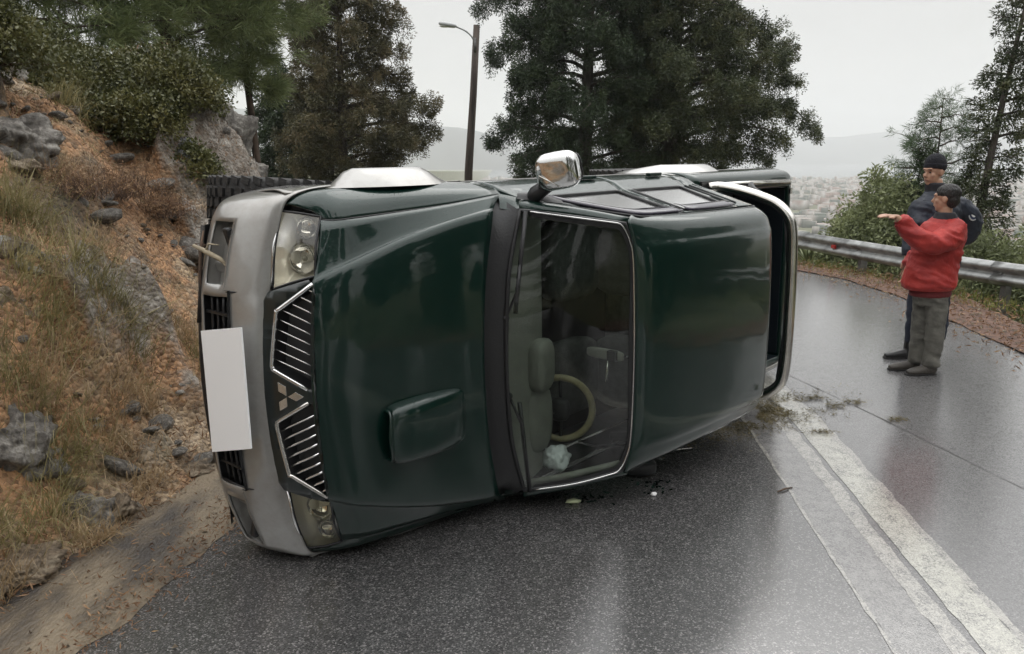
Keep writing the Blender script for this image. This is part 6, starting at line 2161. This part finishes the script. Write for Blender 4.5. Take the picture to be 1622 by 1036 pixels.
hat_o = fuse(rl2(hat), .008, 'hat', M_KNIT, pc2, smooth_it=2)
bp_ = [np.array(HP2(-.014 + .100 * math.cos(a), .083 * math.sin(a), .058 - .012 * math.cos(a + math.pi))) for a in np.linspace(0, 2 * math.pi, 24, endpoint=False)]
put('hat_cuff', mesh('hat_cuff', *rl2([tube(bp_, .006, 8, closed=True, ry=.024)])[0]), M_KNIT, hat_o)
jk = [rings([(4.12, 7.5, .88, .225, .165, .3), (4.11, 7.5, .98, .23, .17, .3), (4.09, 7.5, 1.15, .225, .165, .3), (4.07, 7.5, 1.35, .245, .165, .3), (4.065, 7.5, 1.47, .225, .15, .3), (4.055, 7.5, 1.55, .14, .12, .3), (4.045, 7.5, 1.60, .09, .085, .3)]),
      limb([(3.90, 7.44, 1.47), (3.845, 7.40, 1.34), (3.81, 7.38, 1.20), (3.77, 7.34, 1.01)], np.array([.095, .088, .076, .060])),
      limb([(4.24, 7.54, 1.47), (4.38, 7.58, 1.38), (4.47, 7.61, 1.25), (4.40, 7.64, 1.14), (4.31, 7.66, 1.09)], np.array([.10, .098, .088, .074, .058]))]
jacket2 = fuse(rl2(jk), .011, 'jacket', M_NAVYC, pc2, noise=.030, nscale=9, smooth_it=3)
fuse(rl2([rings([(4.045, 7.5, 1.55, .115, .10, .3), (4.04, 7.5, 1.60, .098, .09, .3), (4.02, 7.5, 1.675, .088, .084, .3)])]), .010, 'collar', M_COLLAR, pc2, noise=.003, nscale=14)
# sleeve emblem on his left shoulder
pcn = np.array([4.40, 7.485, 1.385]); nn_ = np.array([.25, -.95, .18]); nn_ /= np.linalg.norm(nn_)
e1_ = np.cross(nn_, (0, 0, 1)); e1_ /= np.linalg.norm(e1_); e2_ = np.cross(e1_, nn_)
def disc(c, r_, h_, n=20, sy=1.15):
    V = [c + e1_ * r_ * math.cos(2 * math.pi * k / n) + e2_ * r_ * sy * math.sin(2 * math.pi * k / n) + nn_ * z for z in (-.02, h_) for k in range(n)]
    return np.array(V), gridfaces(2, n, cc=True) + [tuple(range(n, 2 * n))]
pt = put('sleeve_patch', mesh('sleeve_patch', *rl2([disc(pcn, .052, .006)])[0], smooth=False), M_PATCHW, jacket2)
put('patch_field', mesh('patch_field', *rl2([disc(pcn + nn_ * .002, .044, .007)])[0], smooth=False), M_PATCH, jacket2)
put('patch_crest', mesh('patch_crest', *rl2([disc(pcn + nn_ * .004, .026, .008, 10)])[0], smooth=False), M_PATCHW, jacket2)
tr_ = [rings([(4.10, 7.5, .70, .17, .13, .3), (4.10, 7.5, .85, .185, .14, .3), (4.10, 7.5, .93, .18, .135, .3)]),
       limb([(4.01, 7.46, .85), (3.985, 7.45, .65), (3.965, 7.45, .45), (3.96, 7.46, .30), (3.965, 7.47, .17)], np.array([.12, .108, .088, .078, .070])),
       limb([(4.18, 7.54, .85), (4.20, 7.55, .65), (4.225, 7.56, .45), (4.24, 7.57, .30), (4.245, 7.58, .17)], np.array([.12, .108, .088, .080, .074]))]
fuse(rl2(tr_), .010, 'trousers', M_NAVYT, pc2, noise=.018, nscale=11, smooth_it=2)
for q, dr_ in (((3.99, 7.48, 0), (-1, -.05)), ((4.27, 7.59, 0), (-.8, -.5))):
    s_o = shoe(np.array(q) - O2, dr_, .29, .052, M_BOOT, pc2, 'boot', .14)
    sh = limb([np.array(q) - O2 + (-.03, 0, .08), np.array(q) - O2 + (-.03, 0, .17), np.array(q) - O2 + (-.03, 0, .26)], np.array([.055, .054, .06]))
    put('boot_shaft', mesh('boot_shaft', *sh), M_BOOT, s_o)

M_HAY = leafmat('wet_hay', [(0.05, 0.04, 0.015), (0.13, 0.105, 0.04), (0.26, 0.21, 0.10)], trans=.15, scale=6)
# ================================================================ small things on the road
g = np.random.default_rng(55)
n = 9000
y_ = 1 + 20 * g.random(n)
x_ = xr(y_) + .35 + g.normal(size=n) * .38
v, f = leaves(np.stack([x_, y_, np.full(n, .035)], -1), np.full((n, 3), .012), 1, .055, 556, aspect=.22)
v[:, 2] = np.clip(v[:, 2], .006, .08)
put('verge_litter', mesh('verge_litter', v, f, False), M_RUST, kind='stuff', label='brown needles and leaves along the outer edge of the road', category='leaf litter')
n = 2200
y_ = 1 + 18 * g.random(n)
x_ = xr(y_) + .30 + g.normal(size=n) * .40
s_ = .006 + .022 * g.random(n) ** 3
V = np.stack([x_, y_, np.full(n, .025)], -1)[:, None] + t6[None] * s_[:, None, None]
F = (np.array([[0, 1, 3], [1, 2, 3], [2, 0, 3]])[None] + 4 * np.arange(n)[:, None, None]).reshape(-1, 3)
put('verge_gravel', mesh('verge_gravel', V, F, False), RO, kind='stuff', label='loose gravel along the outer verge', category='gravel')
g = np.random.default_rng(99)
n = 3600
px_ = 1.78 + g.normal(size=n) * .32 + .25 * g.random(n)
py_ = 5.62 + (px_ - 1.7) * .62 + g.normal(size=n) * .17
dz = g.random(n) ** 2 * .03 * np.exp(-((px_ - 1.65) / .3) ** 2)
ok = (fbm(px_ * 5, py_ * 5, 0, 3) > -.05)
v, f = leaves(np.stack([px_, py_, .005 + dz * .4], -1)[ok], np.full((ok.sum(), 3), .005), 3, .026, 901, aspect=.12)
v[:, 2] = np.clip(v[:, 2], .004, .024)
put('grass_clippings', mesh('grass_clippings', v, f, False), M_HAY, kind='stuff', label='scattered straw and hay spilled on the road under the cab', category='straw')
cl_ = [(2.52, 5.95), (2.72, 6.05), (2.45, 6.15), (2.86, 5.62), (2.2, 5.35)]
WL = ['longest dark straw wisp across the bare asphalt right of the painted line', 'straw wisp farthest right from the roll bar', 'straw wisp farthest up the road beside the roll bar', 'single straw wisp on the outer lane nearest the men', 'small straw wisp on the upper part of the white line', 'straw wisp nearest the camera between the two painted lines', 'straw wisp just right of the white line edge']
for i, (x, y) in enumerate(cl_):
    n = 90
    P = np.stack([x + g.normal(size=n) * .045, y + g.normal(size=n) * .02, .01 + g.random(n) * .012], -1)
    v, f = leaves(P, np.full((n, 3), .01), 2, .03, 950 + i, aspect=.14)
    v[:, 2] = np.clip(v[:, 2], .004, .022)
    o = put('straw_clump', mesh('straw_clump', v - np.array([x, y, 0]), f, False), M_HAY)
    o['kind'] = 'thing'
    o.location = (x, y, 0)
    o['label'] = WL[i]
    o['category'] = 'straw wisp'
    o['group'] = 'wisps of straw behind the truck'
def crumple(loc, r_, m, nm, lb, cat, seed, flat=.35):
    v, f = rockmesh(seed, (r_ * 2, r_ * 1.4, r_ * 2 * flat), 3, 9, .25)
    o = put(nm, mesh(nm, v, np.array(f), False), m)
    o.location = loc
    o['label'] = lb
    o['category'] = cat
    return o
crumple((.345, 4.19, .012), .045, mat('pale_green_paper', (.50, .55, .34), .6), 'paper_scrap', 'crumpled pale green scrap of paper below the windscreen', 'paper scrap', 31, .3)
crumple((.82, 4.29, .010), .018, mat('white_paper', (.75, .74, .74), .6), 'plastic_scrap', 'tiny white scrap on the asphalt in the shade of the cab', 'plastic scrap', 33, .6)
o = put('stick', mesh('stick', *tube([(-.05, -.03, .006), (0, 0, .010), (.06, .035, .006)], [.004, .006, .003], 6)), M_TWIG)
o.location = (1.60, 4.36, 0)
o['label'] = 'short dark stick lying on the wet road left of the painted line'
o['category'] = 'stick'
M_SHARD = glassmat('green_glass', (.25, .5, .42), .05)
shn = []
for k in range(60):
    x, y = (.42 + g.normal() * .10, 4.25 + g.normal() * .05) if k % 2 else (.86 + g.normal() * .07, 4.42 + g.normal() * .05)
    shn.append(box((x, y, .006), (.012 + .012 * g.random(), .010, .004), [(math.cos(k), math.sin(k), 0), (-math.sin(k), math.cos(k), 0), (0, 0, 1)]))
v, f = join(*shn)
put('glass_shards', mesh('glass_shards', v, f, False), M_SHARD, kind='stuff', label='sprinkle of greenish broken glass beside the cab', category='broken glass')
ts = put('trim_strip', mesh('trim_strip', *tube([(-.20, -.05, .012), (0, 0, .022), (.22, .09, .014)], .007, 6, ry=.003)), M_CHROME)
ts.location = (.98, 4.93, 0)
ts['label'] = 'thin bright metal trim strip lying on the road under the cab roof'
ts['category'] = 'trim strip'
mm = put('broken_mirror', mesh('broken_mirror', *ell((0, 0, .05), (.11, .09, .05), 16, 10, .6, .6)), M_BLACK)
mm.location = (.78, 4.62, 0)
mm['label'] = 'crushed black door mirror shell on the asphalt below the windscreen corner'
mm['category'] = 'mirror shell'
# plastic bag caught inside the cab
bagc = TO + TM @ np.array([1.66, -.70, 1.13])
v, f = rockmesh(37, (.15, .17, .16), 4, 8, .22)
bo = put('plastic_bag', mesh('plastic_bag', v, np.array(f)), M_BAG)
bo.location = tuple(bagc)
bo['label'] = 'white crumpled plastic bag inside the cab beneath the steering wheel'
bo['category'] = 'plastic bag'
# broken twigs caught on the bumper
tw = []
g = np.random.default_rng(123)
M_PALE = mat('pale_wood', (.32, .27, .19), .8, vary=.3, vscale=20)
c_ = np.array([.01, .60, .52])
P0 = [TO + TM @ np.array(q) for q in ((-.06, .66, .44), (-.035, .635, .50), (0.0, .60, .56), (.02, .56, .61))]
b_ = P0[1]
o = put('broken_twig', mesh('broken_twig', *join(tube(np.array(P0) - b_, [.008, .012, .011, .004], 7), tube(np.array([P0[1], P0[1] + (0.02, -.01, .035), P0[1] + (.07, -.02, .03)]) - b_, [.006, .005, .002], 5), tube(np.array([P0[2], P0[2] + (0.03, -.02, -.03), P0[2] + (.05, -.02, -.06)]) - b_, [.005, .004, .002], 5))), M_PALE)
o.location = tuple(b_)
o['label'] = 'broken pale twig jammed in the upper bumper opening'
o['category'] = 'twig'
P0 = [TO + TM @ np.array(q) for q in ((.01, .72, .41), (-.02, .64, .425), (-.035, .50, .42), (-.03, .44, .43))]
b_ = P0[0]
o = put('thin_branch', mesh('thin_branch', *join(tube(np.array(P0) - b_, [.004, .007, .007, .003], 6), *[tube(np.array([P0[1] , P0[1] + g.normal(size=3) * .02, P0[1] + g.normal(size=3) * .035]) - b_, [.003, .0025, .001], 4) for k in range(7)])), M_TWIG)
o.location = tuple(b_)
o['label'] = 'thin dark branch hanging along the front edge of the bumper'
o['category'] = 'branch'
